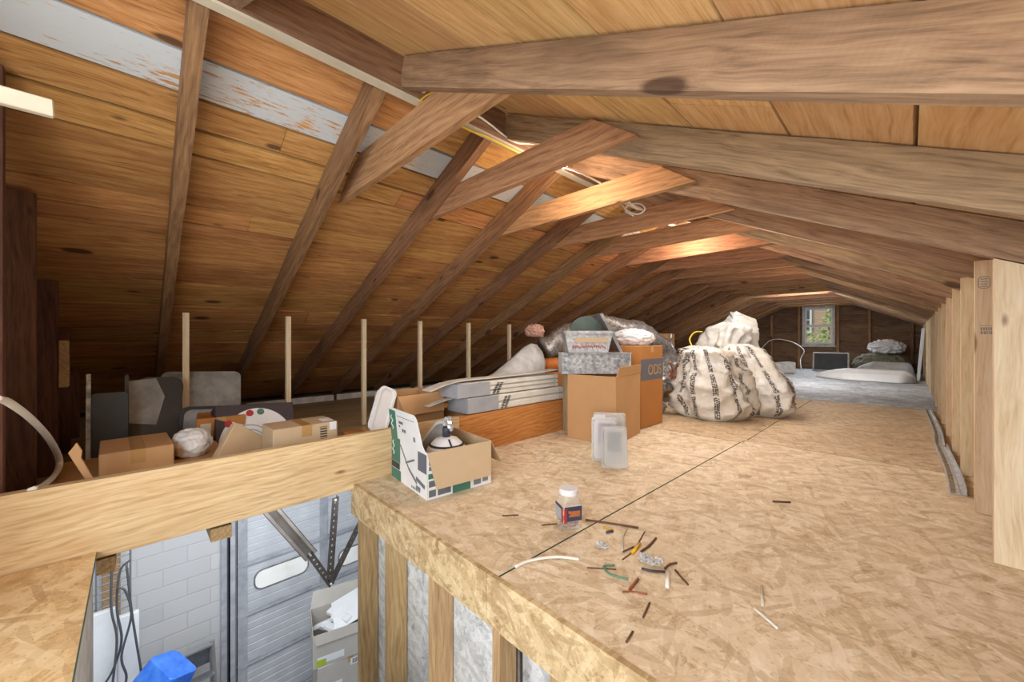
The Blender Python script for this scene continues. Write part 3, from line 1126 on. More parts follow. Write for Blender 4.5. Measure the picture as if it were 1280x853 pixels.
# far gable studs and brace
for i, px in enumerate((965, 1001, 1048, 1087, 1140)):
    x_ = at(px, 420, Y=YB - 0.05).x
    if i == 1:
        x_ = WIN[0] - 0.06
    if i == 2:
        x_ = WIN[1] + 0.06
    zt = ZB - SL * abs(x_ - XR) - 0.01
    o = lumber('stud', (x_, YB - 0.052, 0.001), (x_, YB - 0.052, zt), 0.05, 0.09, (1, 0, 0), M['rafter'], bev=0.003)
    tag(o, ['Old brown stud on the far gable, furthest from the knee wall', 'Old brown stud along the window, on the storage side', 'Old brown stud along the window, on the knee wall side',
            'Old brown stud midway between window and knee wall', 'Old brown stud on the far gable closest to the knee wall'][i], 'stud', 'old studs of the far gable')
zt = WIN[3] + 0.09
o = lumber('brace', (WIN[0] - 0.9, YB - 0.115, zt), (WIN[1] + 1.1, YB - 0.115, zt + 0.04), 0.03, 0.06, (0, 1, 0), M['rafter_r'], bev=0.003)
tag(o, 'Thin horizontal brace crossing just above the far window', 'brace')

# eave strip on the low side
for i, (a, b) in enumerate(((0.9, 1.86), (1.9, 3.0), (3.06, 4.2))):
    bm = nb(); box(bm, -0.015, 0.015, 0, b - a, 0, 0.075)
    bevel(bm, 0.004)
    o = link_mesh('eave_board', bm, M['whitepaint'], loc=(-5.28, a, -0.03), rot=(0, R(-8), 0))
    tag(o, ['Whitish board lying along the eave behind the slim posts, near piece', 'Whitish board lying along the eave, middle piece', 'Whitish board lying along the eave behind the white trim stack'][i], 'board', 'eave boards')

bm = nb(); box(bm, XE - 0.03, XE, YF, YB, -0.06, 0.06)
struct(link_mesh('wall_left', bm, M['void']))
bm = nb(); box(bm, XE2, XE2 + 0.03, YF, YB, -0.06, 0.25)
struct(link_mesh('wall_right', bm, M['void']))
# ---- far window
wt = thing('window_1', 'Small white sash window in the far gable', 'window', ((WIN[0] + WIN[1]) / 2, YB, WIN[2]))
wt['kind'] = 'structure'
ww, wh = WIN[1] - WIN[0], WIN[3] - WIN[2]
bm = nb()
ft = 0.05
for a, b, c, d in ((-ww / 2, -ww / 2 + ft, 0, wh), (ww / 2 - ft, ww / 2, 0, wh), (-ww / 2 + ft, ww / 2 - ft, 0, ft), (-ww / 2 + ft, ww / 2 - ft, wh - ft, wh)):
    box(bm, a, b, -0.035, 0.055, c, d)
link_mesh('window_frame', bm, M['whitepaint'], parent=wt)
bm = nb(); box(bm, -ww / 2 - 0.02, ww / 2 + 0.02, -0.07, 0.0, -0.03, 0.0)
link_mesh('window_sill', bm, M['whitepaint'], parent=wt)
for (z0, z1, yy) in ((ft, wh * 0.5 - 0.0, 0.0), (wh * 0.5, wh - ft, 0.03)):
    bm = nb()
    s_ = 0.035
    xa, xb = -ww / 2 + ft + 0.001, ww / 2 - ft - 0.001
    for a, b, c, d in ((xa, xa + s_, z0, z1), (xb - s_, xb, z0, z1), (xa + s_, xb - s_, z0, z0 + s_), (xa + s_, xb - s_, z1 - s_, z1)):
        box(bm, a, b, yy - 0.012, yy + 0.012, c, d)
    sh = link_mesh('sash', bm, M['white'], parent=wt)
    bm = nb(); box(bm, xa + s_, xb - s_, yy - 0.002, yy + 0.002, z0 + s_, z1 - s_)
    link_mesh('pane', bm, M['glass'], parent=sh)

# ---- outside the window: brick house, hedges, ground
gm = plain('lawn', (96, 124, 60), 0.9, c2=(130, 150, 80), nscale=2)
bm = nb(); box(bm, -20, 20, YB + 0.3, 45, -3.2, -3.0)
gr = struct(link_mesh('ground', bm, gm))
hs = thing('brick_house', 'Tan brick house with dark windows seen through the far attic window', 'house', (-2.5, 27, -3.0))
bm = nb(); box(bm, -8, 9, 0, 5, 0, 7.5)
link_mesh('wall', bm, M['brick'], parent=hs)
for x_, z_, w_, h_ in ((-1.9, 4.2, 1.0, 1.3), (2.2, 4.3, 1.7, 1.2)):
    bm = nb(); box(bm, x_ - w_ / 2 - 0.1, x_ + w_ / 2 + 0.1, -0.06, 0.0, z_ - 0.1, z_ + h_ + 0.1)
    fr = link_mesh('window', bm, M['white'], parent=hs)
    bm = nb(); box(bm, x_ - w_ / 2, x_ + w_ / 2, -0.075, -0.061, z_, z_ + h_ / 2 - 0.03); box(bm, x_ - w_ / 2, x_ + w_ / 2, -0.075, -0.061, z_ + h_ / 2 + 0.03, z_ + h_)
    link_mesh('pane', bm, M['screen'], parent=fr)
bm = nb()
prism(bm, [(-8.3, -0.4, 7.5), (9.3, -0.4, 7.5), (9.3, 2.5, 9.5), (-8.3, 2.5, 9.5)], (0, 0, 0.15))
link_mesh('roof', bm, M['darkgraphic'], parent=hs)


def shrub(loc, r, h, mat, seed, label):
    rg = random.Random(seed)
    bm = nb()
    for i in range(900):
        while True:
            p = Vector((rg.uniform(-1, 1), rg.uniform(-1, 1), rg.uniform(0, 1)))
            q = Vector((p.x, p.y, (p.z - 0.5) * 2))
            if q.length < 1 + 0.15 * noise.noise(p * 4 + Vector((seed, 0, 0))):
                break
        c = Vector((p.x * r, p.y * r, 0.15 + p.z * h))
        n = Vector((rg.uniform(-1, 1), rg.uniform(-1, 0.4), rg.uniform(-0.2, 1))).normalized()
        t = n.orthogonal().normalized() * rg.uniform(0.06, 0.13)
        b = n.cross(t).normalized() * t.length * 0.6
        vs = [bm.verts.new(c + d) for d in (t, b, -t, -b)]
        bm.faces.new(vs)
    root = thing('shrub', label, 'shrub', loc, 0, 'shrubs outside the window')
    link_mesh('foliage', bm, mat, parent=root)
    bm = nb()
    tube(bm, [(0, 0, 0), (0.02, 0, h * 0.7)], [0.05, 0.02], 6)
    link_mesh('stem', bm, M['brownstick'], parent=root)
shrub((-2.6, 18.4, -3), 0.9, 4.0, M['leaf'], 1, 'Light green bush in front of the brick house, low centre of the window')
shrub((-4.2, 21.0, -3), 0.9, 3.6, M['leaf_dark'], 2, 'Dark green bush at the storage side of the window view')
shrub((-1.7, 21.4, -3), 1.0, 3.9, M['leaf_dark'], 3, 'Dark green bush under the house window')
shrub((-2.6, 24.5, -3), 0.7, 5.4, M['leaf'], 4, 'Tall narrow bush rising against the brick house')

# ------------------------------------------------------------------ lamps in the ridge
for i, (x, y, z, e) in enumerate(BULBS):
    t = thing('lamp_holder', ['Bare bulb in white porcelain holder hidden behind second collar tie', 'Bare bulb in white porcelain holder further along the ridge'][i], 'lamp', (x, y, z), 0, 'bare bulbs under the ridge')
    zr = ZS - SL * (x - XR) - z
    bm = nb(); lathe(bm, [(0.02, 0.075), (0.05, 0.08), (0.055, 0.10), (0.055, 0.115)], 20)
    link_mesh('holder', bm, M['porcelain'], parent=t, smooth=True)
    bm = nb(); box(bm, -0.05, 0.05, -0.03, 0.03, 0.116, zr - 0.004)
    link_mesh('mounting_block', bm, M['rafter'], parent=t)
    bm = nb(); lathe(bm, [(0.003, -0.03), (0.018, -0.026), (0.028, -0.008), (0.03, 0.008), (0.024, 0.03), (0.015, 0.05), (0.014, 0.076)], 20)
    b_ = link_mesh('bulb', bm, M['bulb'], parent=t, smooth=True)
    b_.visible_shadow = True
    l = lamp('bulb_light', 'POINT', (x, y, z - 0.06), e, (1.0, 0.76, 0.58), 0.035)

# cables along the ridge
def cable(name, pts, r, mat, label, cat='cable', flat=1.0, n=8):
    P = spline(pts, n)
    o0 = P[0].copy()
    bm = nb()
    tube(bm, [p - o0 for p in P], r, 8, flat=flat)
    o = link_mesh(name, bm, mat, loc=o0, smooth=True)
    return tag(o, label, cat)

cable('cable', [at(523, 128, X=XR + 0.03), at(535, 118, X=XR + 0.05), at(556, 112, X=XR + 0.06), at(575, 155, X=XR + 0.03), at(610, 172, X=XR + 0.03), at(642, 188, X=XR + 0.03), at(665, 200, X=XR + 0.03)],
      0.006, M['wire_yellow'], 'Yellow flat electrical cable hanging along the ridge', flat=0.6)
cable('cable', [at(528, 116, X=XR + 0.03), at(545, 112, X=XR + 0.035), at(590, 140, X=XR + 0.04), at(612, 155, X=XR + 0.04), at(640, 176, X=XR + 0.04), at(660, 180, X=XR + 0.06), at(690, 178, X=XR + 0.10)],
      0.007, M['wire_white'], 'White electrical cable hanging along the ridge beside the yellow one', flat=0.6)
cable('cable', [at(690, 207, Y=1.75), at(715, 212, Y=1.8), at(745, 226, Y=2.05), at(780, 248, Y=2.3), at(800, 262, Y=2.7), at(830, 262, Y=2.9)], 0.006, M['wire_white'], 'White cable running past the bulb behind the second tie')
cable('cable', [at(776, 252, Y=2.45), at(782, 262, Y=2.45), at(796, 268, Y=2.45), at(806, 262, Y=2.45), at(800, 255, Y=2.45), at(786, 256, Y=2.45), at(782, 264, Y=2.47), at(792, 270, Y=2.47)], 0.005, M['wire_white'], 'Small white coil of cable behind the third collar tie')
cable('cable', [at(-6, 498, Y=-0.27), at(12, 504, Y=-0.27), at(40, 525, Y=-0.265), at(62, 550, Y=-0.255), at(74, 575, Y=-0.25), at(70, 592, Y=-0.25), at(55, 606, Y=-0.25), at(40, 612, X=-2.08)], 0.012, M['wire_white'],
      'White cable curving down in front of the dark gable posts', flat=0.7)
# white stick poking in at the near gable
bm = nb(); box(bm, -0.12, 0.058, -0.012, 0.012, -0.021, 0.021); bevel(bm, 0.003)
A = at(22, 125, Y=-0.21)
o = link_mesh('wood_stick', bm, M['cream'], loc=A, rot=(0, R(-3), R(98)))
tag(o, 'Cream painted stick poking out high beside the near gable', 'stick')
sc = nb(); lathe(sc, [(0.004, -0.001), (0.005, 0.001), (0.003, 0.002)], 10)
link_mesh('nail', sc, M['galv'], loc=(0.02, 0.0125, 0), parent=o, rot=(R(-90), 0, 0))

# ------------------------------------------------------------------ cartons
def quad_flap(hinge0, hinge1, out, length, taper=0.03, t=0.004):
    """a carton flap hinged along an edge, pointing along 'out'"""
    h0, h1, out = Vector(hinge0), Vector(hinge1), Vector(out).normalized()
    e = (h1 - h0).normalized()
    p = [h0, h1, h1 + out * length - e * taper, h0 + out * length + e * taper]
    n = e.cross(out).normalized() * t
    bm = nb()
    prism(bm, p, n)
    return bm


def carton(name, label, loc, rz, w, d, h, mat, flaps=(), group=None, lid=False, inner=None, tilt=None, tape=True):
    """w along local x, d along local y; open topped shell with a floor, plus flaps: (side, angle from upright outward, length)"""
    root = thing(name, label, 'box', loc, rz, group, rot=tilt)
    t = 0.005
    bm = nb()
    if lid:
        box(bm, -w / 2, w / 2, -d / 2, d / 2, 0, h)
        bevel(bm, 0.004)
    else:
        box(bm, -w / 2, w / 2, -d / 2, d / 2, 0, t)
        box(bm, -w / 2, w / 2, -d / 2, -d / 2 + t, t, h)
        box(bm, -w / 2, w / 2, d / 2 - t, d / 2, t, h)
        box(bm, -w / 2, -w / 2 + t, -d / 2 + t, d / 2 - t, t, h)
        box(bm, w / 2 - t, w / 2, -d / 2 + t, d / 2 - t, t, h)
    link_mesh('body', bm, mat, parent=root)
    for side, ang, ln in flaps:
        a = R(ang)
        if side == '-y':
            h0, h1, o_ = (-w / 2, -d / 2, h), (w / 2, -d / 2, h), (0, -math.sin(a), math.cos(a))
        elif side == '+y':
            h0, h1, o_ = (w / 2, d / 2, h), (-w / 2, d / 2, h), (0, math.sin(a), math.cos(a))
        elif side == '-x':
            h0, h1, o_ = (-w / 2, d / 2, h), (-w / 2, -d / 2, h), (-math.sin(a), 0, math.cos(a))
        else:
            h0, h1, o_ = (w / 2, -d / 2, h), (w / 2, d / 2, h), (math.sin(a), 0, math.cos(a))
        link_mesh('flap', quad_flap(h0, h1, o_, ln), inner or mat, parent=root)
    if lid and tape:
        bm = nb(); box(bm, -w / 2 - 0.001, w / 2 + 0.001, -0.025, 0.025, h, h + 0.001)
        box(bm, -w / 2 - 0.0015, -w / 2, -0.025, 0.025, h - 0.06, h)
        box(bm, w / 2, w / 2 + 0.0015, -0.025, 0.025, h - 0.06, h)
        link_mesh('tape', bm, M['tape'], parent=root)
    return root


def panel_marks(parent, name, mat, rects, plane, off):
    """flat printed patches on one face of a carton; rects in face coordinates"""
    out = None
    groups = [rects] if name == 'bar_code' else [[r_] for r_ in rects]
    for gr_ in groups:
        bm = nb()
        for a, b, c, d in gr_:
            if plane == '-y':
                box(bm, a, b, off - 0.0008, off, c, d)
            elif plane == '+x':
                box(bm, off, off + 0.0008, a, b, c, d)
            elif plane == '+y':
                box(bm, a, b, off, off + 0.0008, c, d)
            elif plane == '+z':
                box(bm, a, b, c, d, off, off + 0.0008)
        out = link_mesh(name, bm, mat, parent=parent)
    return out


# ---- the green and white printed fan carton at the platform corner
A = Vector((-1.612, 1.0, 0)); B = Vector((-2.055, 1.045, 0)); C = Vector((-1.55, 1.372, 0))
rz = math.atan2((A - B).y, (A - B).x)
w, d, h = (A - B).length, 0.375, 0.228
cen = (A + B) / 2 + Vector((-math.sin(rz), math.cos(rz), 0)) * d / 2
fan = carton('carton', 'Open white and green printed carton at the platform corner, fan parts inside', (cen.x, cen.y, 0.001), rz, w, d, h, M['card_pale'],
             flaps=(('+x', 166, 0.175), ('+y', 146, 0.17)))
# printed panel: the whole camera-side face with its tall upright flap
bm = nb()
y_ = -d / 2 - 0.0015
fl = 0.165
def pf(x, z):
    # above the hinge line the flap leans out a little
    k = max(0.0, z - h)
    return (x, y_ - k * 0.10, z)
prism(bm, [pf(-w / 2, 0), pf(w / 2, 0), pf(w / 2, h), pf(-w / 2, h)], (0, 0.0012, 0))
face = link_mesh('printed_panel', bm, M['paper'], parent=fan)
bm = nb()
prism(bm, [pf(-w / 2 - 0.008, h), pf(w / 2 - 0.02, h), pf(w / 2 - 0.045, h + 0.02), pf(w / 2 - 0.085, h + fl - 0.02), pf(w / 2 - 0.11, h + fl), pf(-w / 2 + 0.06, h + fl), pf(-w / 2 - 0.008, h + fl - 0.012)], (0, 0.003, 0))
flap = link_mesh('flap', bm, M['paper'], parent=fan)
bm = nb()
o_ = (0, -0.0008, 0)
def pq(x0, x1, z0, z1, sh=0.0):
    prism(bm, [Vector(pf(x0 + sh, z0)) + Vector((0, -0.0003, 0)), Vector(pf(x1 + sh, z0)) + Vector((0, -0.0003, 0)), Vector(pf(x1, z1)) + Vector((0, -0.0003, 0)), Vector(pf(x0, z1)) + Vector((0, -0.0003, 0))], o_)
def patch(name, mat, *q):
    global bm
    bm = nb()
    pq(*q)
    return link_mesh(name, bm, mat, parent=fan)
patch('green_band', M['greengraphic'], -w / 2, -w / 2 + 0.13, 0.0, 0.055)
patch('green_band', M['greengraphic'], -w / 2, -w / 2 + 0.12, 0.095, h)
patch('green_band', M['greengraphic'], -w / 2 - 0.006, -w / 2 + 0.085, h, h + fl - 0.013)
patch('dark_print', M['darkgraphic'], -w / 2, -w / 2 + 0.115, 0.058, 0.093)
patch('dark_print', M['bluegrey'], w / 2 - 0.10, w / 2 - 0.004, h - 0.105, h - 0.012)
bm = nb()
# line drawing of a ceiling fan: blades, hub, housing
for (ax, az, bx_, bz, th) in ((-0.10, 0.20, 0.01, 0.10, 0.012), (0.01, 0.10, 0.11, 0.05, 0.014), (-0.03, 0.12, 0.08, 0.16, 0.010), (0.10, 0.075, 0.20, 0.055, 0.02), (0.10, 0.03, 0.15, 0.03, 0.02)):
    n_ = Vector((bz - az, 0, -(bx_ - ax))).normalized() * th / 2
    pa, pb = Vector((ax, y_ - 0.0004, az)), Vector((bx_, y_ - 0.0004, bz))
    bm = nb()
    prism(bm, [pa - n_, pb - n_, pb + n_, pa + n_], o_)
    link_mesh('fan_drawing', bm, M['greygraphic'], parent=fan)
for k in range(6):
    patch('small_print', M['greygraphic'], 0.045 + k * 0.018, 0.056 + k * 0.018, 0.012, 0.024)
for k in range(2):
    patch('small_print', M['darkgraphic'], -0.06 + k * 0.025, -0.042 + k * 0.025, h + 0.05, h + 0.066)
for q in ((-0.115, 0.10, h + 0.128, h + 0.131), (-0.10, -0.045, h + 0.09, h + 0.104), (-0.10, -0.085, h + 0.07, h + 0.082), (0.075, 0.10, h + 0.025, h + 0.05)):
    patch('small_print', M['greygraphic'], *q)
# cursive style pale lettering on the green band
for zz in (0.13, h + 0.045):
    bm = nb()
    pts = [(-w / 2 + 0.03 + 0.018 * math.sin(k * 0.9) * 0.6, y_ - 0.0015 - max(0, zz + k * 0.0055 - h) * 0.10, zz + k * 0.0055) for k in range(15)]
    tube(bm, pts, 0.0035, 5)
    link_mesh('lettering', bm, M['scrawl'], parent=fan)
# printed strip along the foot of the right hand face
bm = nb()
rg = random.Random(4)
yy = -d / 2 + 0.004
panel_marks(fan, 'printed_strip', M['paper'], [(-d / 2 + 0.001, d / 2 - 0.002, 0.001, h - 0.004)], '+x', w / 2 + 0.0002)
panel_marks(fan, 'green_print', M['greengraphic'], [(-0.05, 0.055, 0.002, 0.06), (-d / 2 + 0.005, -d / 2 + 0.05, 0.10, 0.125)], '+x', w / 2 + 0.0012)
panel_marks(fan, 'dark_print', M['greygraphic'], [(-d / 2 + 0.008, -d / 2 + 0.045, 0.012, 0.045), (-d / 2 + 0.008, -d / 2 + 0.045, 0.06, 0.09), (-d / 2 + 0.055, -0.06, 0.012, 0.045), (0.075, 0.12, 0.014, 0.05), (0.13, 0.165, 0.02, 0.055),
                                                 (-d / 2 + 0.008, -d / 2 + 0.04, 0.14, 0.16), (-d / 2 + 0.008, -d / 2 + 0.03, 0.165, 0.185)], '+x', w / 2 + 0.0014)
# what lies inside: slanted blade irons, a white motor canopy, a hub of fittings
cc = fan.location
def in_fan(x, y, z):
    v = Matrix.Rotation(rz, 4, 'Z') @ Vector((x, y, z))
    return (cc.x + v.x, cc.y + v.y, z)
mp = thing('fan_motor', 'White ceiling fan motor housing lying in the printed carton', 'fan motor', in_fan(0.07, 0.0, 0.155))
bm = nb(); lathe(bm, [(0.05, -0.12), (0.085, -0.06), (0.105, 0.0), (0.106, 0.03), (0.095, 0.05), (0.06, 0.085), (0.03, 0.095)], 28)
link_mesh('housing', bm, M['white'], parent=mp, smooth=True)
bm = nb()
for z_, r_ in ((0.015, 0.109), (0.055, 0.096)):
    lathe(bm, [(r_ - 0.004, z_ - 0.006), (r_, z_), (r_ - 0.004, z_ + 0.006)], 28)
tube(bm, [(0.109, -0.02, 0.0), (0.098, -0.03, 0.05), (0.05, -0.02, 0.09)], 0.005, 6)
link_mesh('trim_ring', bm, M['ink'], parent=mp, smooth=True)
bm = nb()
lathe(bm, [(0.022, 0.09), (0.022, 0.14), (0.018, 0.15)], 12)
link_mesh('down_rod', bm, M['darkgraphic'], parent=mp, smooth=True)
bm = nb()
rg = random.Random(8)
for k in range(9):
    c_ = Vector((rg.uniform(-0.03, 0.05), rg.uniform(-0.03, 0.03), rg.uniform(0.135, 0.20)))
    box(bm, -0.012, 0.012, -0.01, 0.01, -0.008, 0.008, mat=Matrix.Translation(c_) @ Matrix.Rotation(rg.uniform(0, 3), 4, Vector((rg.random(), rg.random(), 1))))
tube(bm, [(-0.02, 0.0, 0.15), (0.03, 0.02, 0.17), (0.05, -0.01, 0.20)], 0.006, 6)
link_mesh('fittings', bm, M['galv_b'], parent=mp)
for k in range(3):
    bm = nb()
    pts = [(x_, 0) for x_ in (0,)]
    out = rrect(0.10, 0.30, 0.045)
    prism(bm, [(u, 0, v) for u, v in out], (0, 0.008, 0))
    p_ = in_fan(-0.045 - k * 0.022, -0.04 + 0.01 * k, 0.172 + 0.004 * k)
    o = link_mesh('fan_paddle', bm, M['white'] if k else M['scuff'], loc=p_, rot=(R(6), R(38), rz + R(70)))
    tag(o, ['Grey fan blade leaning in the printed carton, nearest the motor', 'White fan blade leaning in the printed carton, middle one', 'White fan blade leaning in the printed carton, nearest the printed flap'][k], 'fan blade', 'blades in the printed carton')

# ---- brown carton standing in the middle
rz = R(8)
A = Vector((-1.483, 2.492, 0))
w, d, h = 0.40, 0.50, 0.50
X_ = Vector((math.cos(rz), math.sin(rz), 0)); Y_ = Vector((-math.sin(rz), math.cos(rz), 0))
cen = A - X_ * w / 2 + Y_ * d / 2
bc = carton('carton', 'Tall plain brown carton carrying galvanised duct pieces', (cen.x, cen.y, 0.001), rz, w, d, h, M['card'], flaps=(('+x', 12, 0.07), ('-y', 150, 0.0)))
panel_marks(bc, 'tape', M['tape'], [(0.06, 0.12, 0.0, 0.16)], '-y', -d / 2 - 0.0002)
# ---- carton with blue band behind it
oc = carton('carton', 'Orange brown carton with blue grey band and ochre lettering', (-1.84, 3.30, 0.001), 0, 0.48, 0.42, 0.715, M['card_orange'], lid=True)
panel_marks(oc, 'printed_band', M['bluegrey'], [(-0.21, 0.21, 0.415, 0.60)], '+x', 0.2402)
bm = nb()
tx = bpy.data.curves.new('lettering', 'FONT')
tx.body = 'ODS'
tx.size = 0.13
tx.extrude = 0.0006
tx.align_x = 'CENTER'
tx.materials.append(M['ochre'])
to = bpy.data.objects.new('lettering', tx)
COL.objects.link(to)
me = bpy.data.meshes.new_from_object(to.evaluated_get(bpy.context.evaluated_depsgraph_get()))
bpy.data.objects.remove(to)
to = bpy.data.objects.new('lettering', me)
COL.objects.link(to)
to.parent = oc
to.location = (0.2416, 0.045, 0.46)
to.rotation_euler = (R(90), 0, R(90))

# ---- duct pieces on the brown carton
p_a, p_b = Vector((-1.905, 2.41)), Vector((-1.545, 2.81))
rzd = math.atan2((p_b - p_a).y, (p_b - p_a).x)
ln = (p_b - p_a).length
nrm = Vector((-math.sin(rzd), math.cos(rzd)))
dep = 0.20
c_ = (p_a + p_b) / 2 + nrm * dep / 2
dk = thing('duct_box', 'Rectangular galvanised duct box lying on the tall brown carton', 'duct', (c_.x, c_.y, 0.503), rzd)
bm = nb()
t = 0.003
hh = 0.165
for a, b, c, e in ((-ln / 2, ln / 2, -dep / 2, -dep / 2 + t), (-ln / 2, ln / 2, dep / 2 - t, dep / 2), (-ln / 2, -ln / 2 + t, -dep / 2 + t, dep / 2 - t), (ln / 2 - t, ln / 2, -dep / 2 + t, dep / 2 - t)):
    box(bm, a, b, c, e, 0, hh)
box(bm, -ln / 2 + t, ln / 2 - t, -dep / 2 + t, dep / 2 - t, hh - 0.006, hh - 0.003)
link_mesh('shell', bm, M['galv'], parent=dk)
bm = nb()
for z_ in (0.0, hh - 0.004):
    box(bm, -ln / 2 - 0.012, ln / 2 + 0.012, -dep / 2 - 0.010, -dep / 2, z_, z_ + 0.004)
box(bm, -ln / 2 - 0.004, -ln / 2, -dep / 2 - 0.008, dep / 2, 0, hh)
box(bm, ln / 2, ln / 2 + 0.004, -dep / 2 - 0.008, dep / 2, 0, hh)
link_mesh('flange', bm, M['galv_b'], parent=dk)
# tapered tray above
tl = 0.40
c2 = c_ - Vector((math.cos(rzd), math.sin(rzd))) * 0.055 + nrm * 0.01
tr = thing('duct_tray', 'Bright tapered galvanised register boot on top of the duct box', 'duct', (c2.x, c2.y, 0.503 + hh + 0.002), rzd)
bm = nb()
def ring(w_, d_, z_):
    return [(-w_ / 2, -d_ / 2, z_), (w_ / 2, -d_ / 2, z_), (w_ / 2, d_ / 2, z_), (-w_ / 2, d_ / 2, z_)]
lo, hi = ring(0.32, 0.13, 0.0), ring(0.385, 0.17, 0.155)
for k in range(4):
    k2 = (k + 1) % 4
    prism(bm, [lo[k], lo[k2], hi[k2], hi[k]], (0, 0.003, 0))
box(bm, -0.16, 0.16, -0.06, 0.06, 0.0, 0.003)
link_mesh('shell', bm, M['galv_b'], parent=tr)
bm = nb()
for a, b, c, e in ((-0.205, 0.205, -0.095, -0.082), (-0.205, 0.205, 0.088, 0.10), (-0.205, -0.19, -0.095, 0.10), (0.19, 0.205, -0.095, 0.10)):
    box(bm, a, b, c, e, 0.150, 0.172)
link_mesh('flange', bm, M['galv_b'], parent=tr)
bm = nb(); prism(bm, [(-0.12, -0.080, 0.080), (0.145, -0.080, 0.080), (0.15, -0.085, 0.115), (-0.10, -0.085, 0.115)], (0, -0.004, 0))
link_mesh('tape', bm, M['card_pale'], parent=tr)
bm = nb()
rg = random.Random(3)
for k in range(26):
    x_ = -0.13 + k * 0.0105
    z_ = 0.028 + rg.uniform(0, 0.016)
    yb_ = -0.0655 - z_ * 0.13
    prism(bm, [(x_, yb_, z_), (x_ + 0.006, yb_, z_), (x_ + 0.006, yb_ - 0.002, z_ + 0.018), (x_, yb_ - 0.002, z_ + 0.018)], (0, -0.002, 0))
link_mesh('red_print', bm, M['red'], parent=tr)
# round blank standing behind the tray
c3 = c_ + nrm * 0.125 + Vector((math.cos(rzd), math.sin(rzd))) * -0.03
bm = nb()
lathe(bm, [(0.148, -0.006), (0.15, 0.0), (0.148, 0.006)], 40)
rd = link_mesh('metal_disc', bm, M['disc'], loc=(c3.x, c3.y, 0.823), rot=(R(80), 0, rzd))
tag(rd, 'Round dark grey green metal disc standing behind the register boot', 'disc')
# leaning sheet beside it, seen nearly edge on
bm = nb()
box(bm, -0.005, 0.005, -0.16, 0.16, 0, 0.36)
box(bm, -0.018, 0.005, -0.163, -0.157, 0, 0.36)
c4 = c_ + Vector((math.cos(rzd), math.sin(rzd))) * 0.25 + nrm * 0.20
o = link_mesh('metal_sheet', bm, M['track'], loc=(c4.x, c4.y, 0.672), rot=(0, R(-28), rzd))
tag(o, 'Flat grey metal sheet leaning at a slant beside the register boot', 'sheet')
# wooden scrap behind the duct pieces, storage side
lumber('post', (-2.03, 2.62, 0.0), (-2.03, 2.62, 0.86), 0.05, 0.04, (1, 0, 0), M['deck'], bev=0.003)
o = [q for q in COL.objects if q.name.startswith('post') and 'label' not in q][0]
tag(o, 'Grey wooden stick upright behind the galvanised duct box', 'stick')

# ---- blister packs in front of the brown carton
def pack(loc, rz, w, h, lean, label, tint=None, card=False):
    root = thing('blister_pack', label, 'packaging', loc, 0, 'clear plastic packs by the brown carton', rot=(R(-lean), 0, rz))
    bm = nb()
    out = rrect(w, h, 0.018)
    prism(bm, [(u, -0.004, v + h / 2) for u, v in out], (0, 0.004, 0))
    link_mesh('backing', bm, M['packplastic'], parent=root)
    bm = nb()
    o1 = rrect(w * 0.93, h * 0.94, 0.02); o2 = rrect(w * 0.86, h * 0.86, 0.02)
    n = len(o1)
    a = [bm.verts.new((u, -0.005, v + h / 2)) for u, v in o1]
    b = [bm.verts.new((u, -0.045, v + h / 2)) for u, v in o2]
    for k in range(n):
        bm.faces.new((a[k], a[(k + 1) % n], b[(k + 1) % n], b[k]))
    bm.faces.new(b)
    # ribs
    for k in range(9):
        x_ = -w * 0.33 + k * w * 0.082
        box(bm, x_ - 0.002, x_ + 0.002, -0.049, -0.0452, h * 0.10, h * 0.36)
    link_mesh('blister', bm, M['packplastic'], parent=root)
    bm = nb()
    box(bm, -w * 0.26, w * 0.26, -0.012, -0.006, h * 0.40, h * 0.86)
    link_mesh('insert', bm, tint or M['greygraphic'], parent=root)
    return root
pack((-1.235, 2.06, 0.003), R(42), 0.155, 0.245, 6, 'Clear plastic blister pack, front one by the brown carton')
pack((-1.345, 2.125, 0.003), R(36), 0.16, 0.275, 8, 'Clear plastic blister pack with purple print, second from the front', M['purple'])
pk = pack((-1.375, 2.235, 0.003), R(38), 0.21, 0.285, 10, 'Plastic pack with white label, closest to the brown carton', M['paper'])
bm = nb(); box(bm, -0.10, -0.03, -0.052, -0.050, 0.16, 0.27)
link_mesh('paper_label', bm, M['paper'], parent=pk)

# ---- plastic jar of screws
jr = thing('plastic_jar', 'Square clear plastic jar of screws with white lid on the floor', 'jar', (-0.985, 1.285, 0.001), R(-28))
js = 0.0425
bm = nb()
def jring(s_, z_, r_):
    return [bm.verts.new((u, v, z_)) for u, v in rrect(2 * s_, 2 * s_, r_, 5)]
rings = [jring(js * 0.85, 0.0, 0.015), jring(js, 0.008, 0.016), jring(js, 0.10, 0.016), jring(js * 0.98, 0.113, 0.02), jring(js * 0.80, 0.130, js * 0.75), jring(js * 0.80, 0.14, js * 0.75)]
for r0, r1 in zip(rings, rings[1:]):
    n = len(r0)
    for k in range(n):
        bm.faces.new((r0[k], r0[(k + 1) % n], r1[(k + 1) % n], r1[k]))
bm.faces.new(rings[0][::-1])
link_mesh('body', bm, M['jarplastic'], parent=jr, smooth=True)
bm = nb(); lathe(bm, [(0.038, 0.136), (0.040, 0.138), (0.040, 0.156), (0.037, 0.160)], 32)
link_mesh('lid', bm, M['white'], parent=jr)
bm = nb()
for a, b in ((-1, 0), (0, 1)):
    pass
box(bm, js - 0.0001 + 0.0004, js + 0.0012, -js + 0.006, js - 0.004, 0.040, 0.098)
box(bm, -js + 0.006, js - 0.004, -js - 0.0012, -js - 0.0004, 0.040, 0.098)
lb = link_mesh('label', bm, M['navy'], parent=jr)
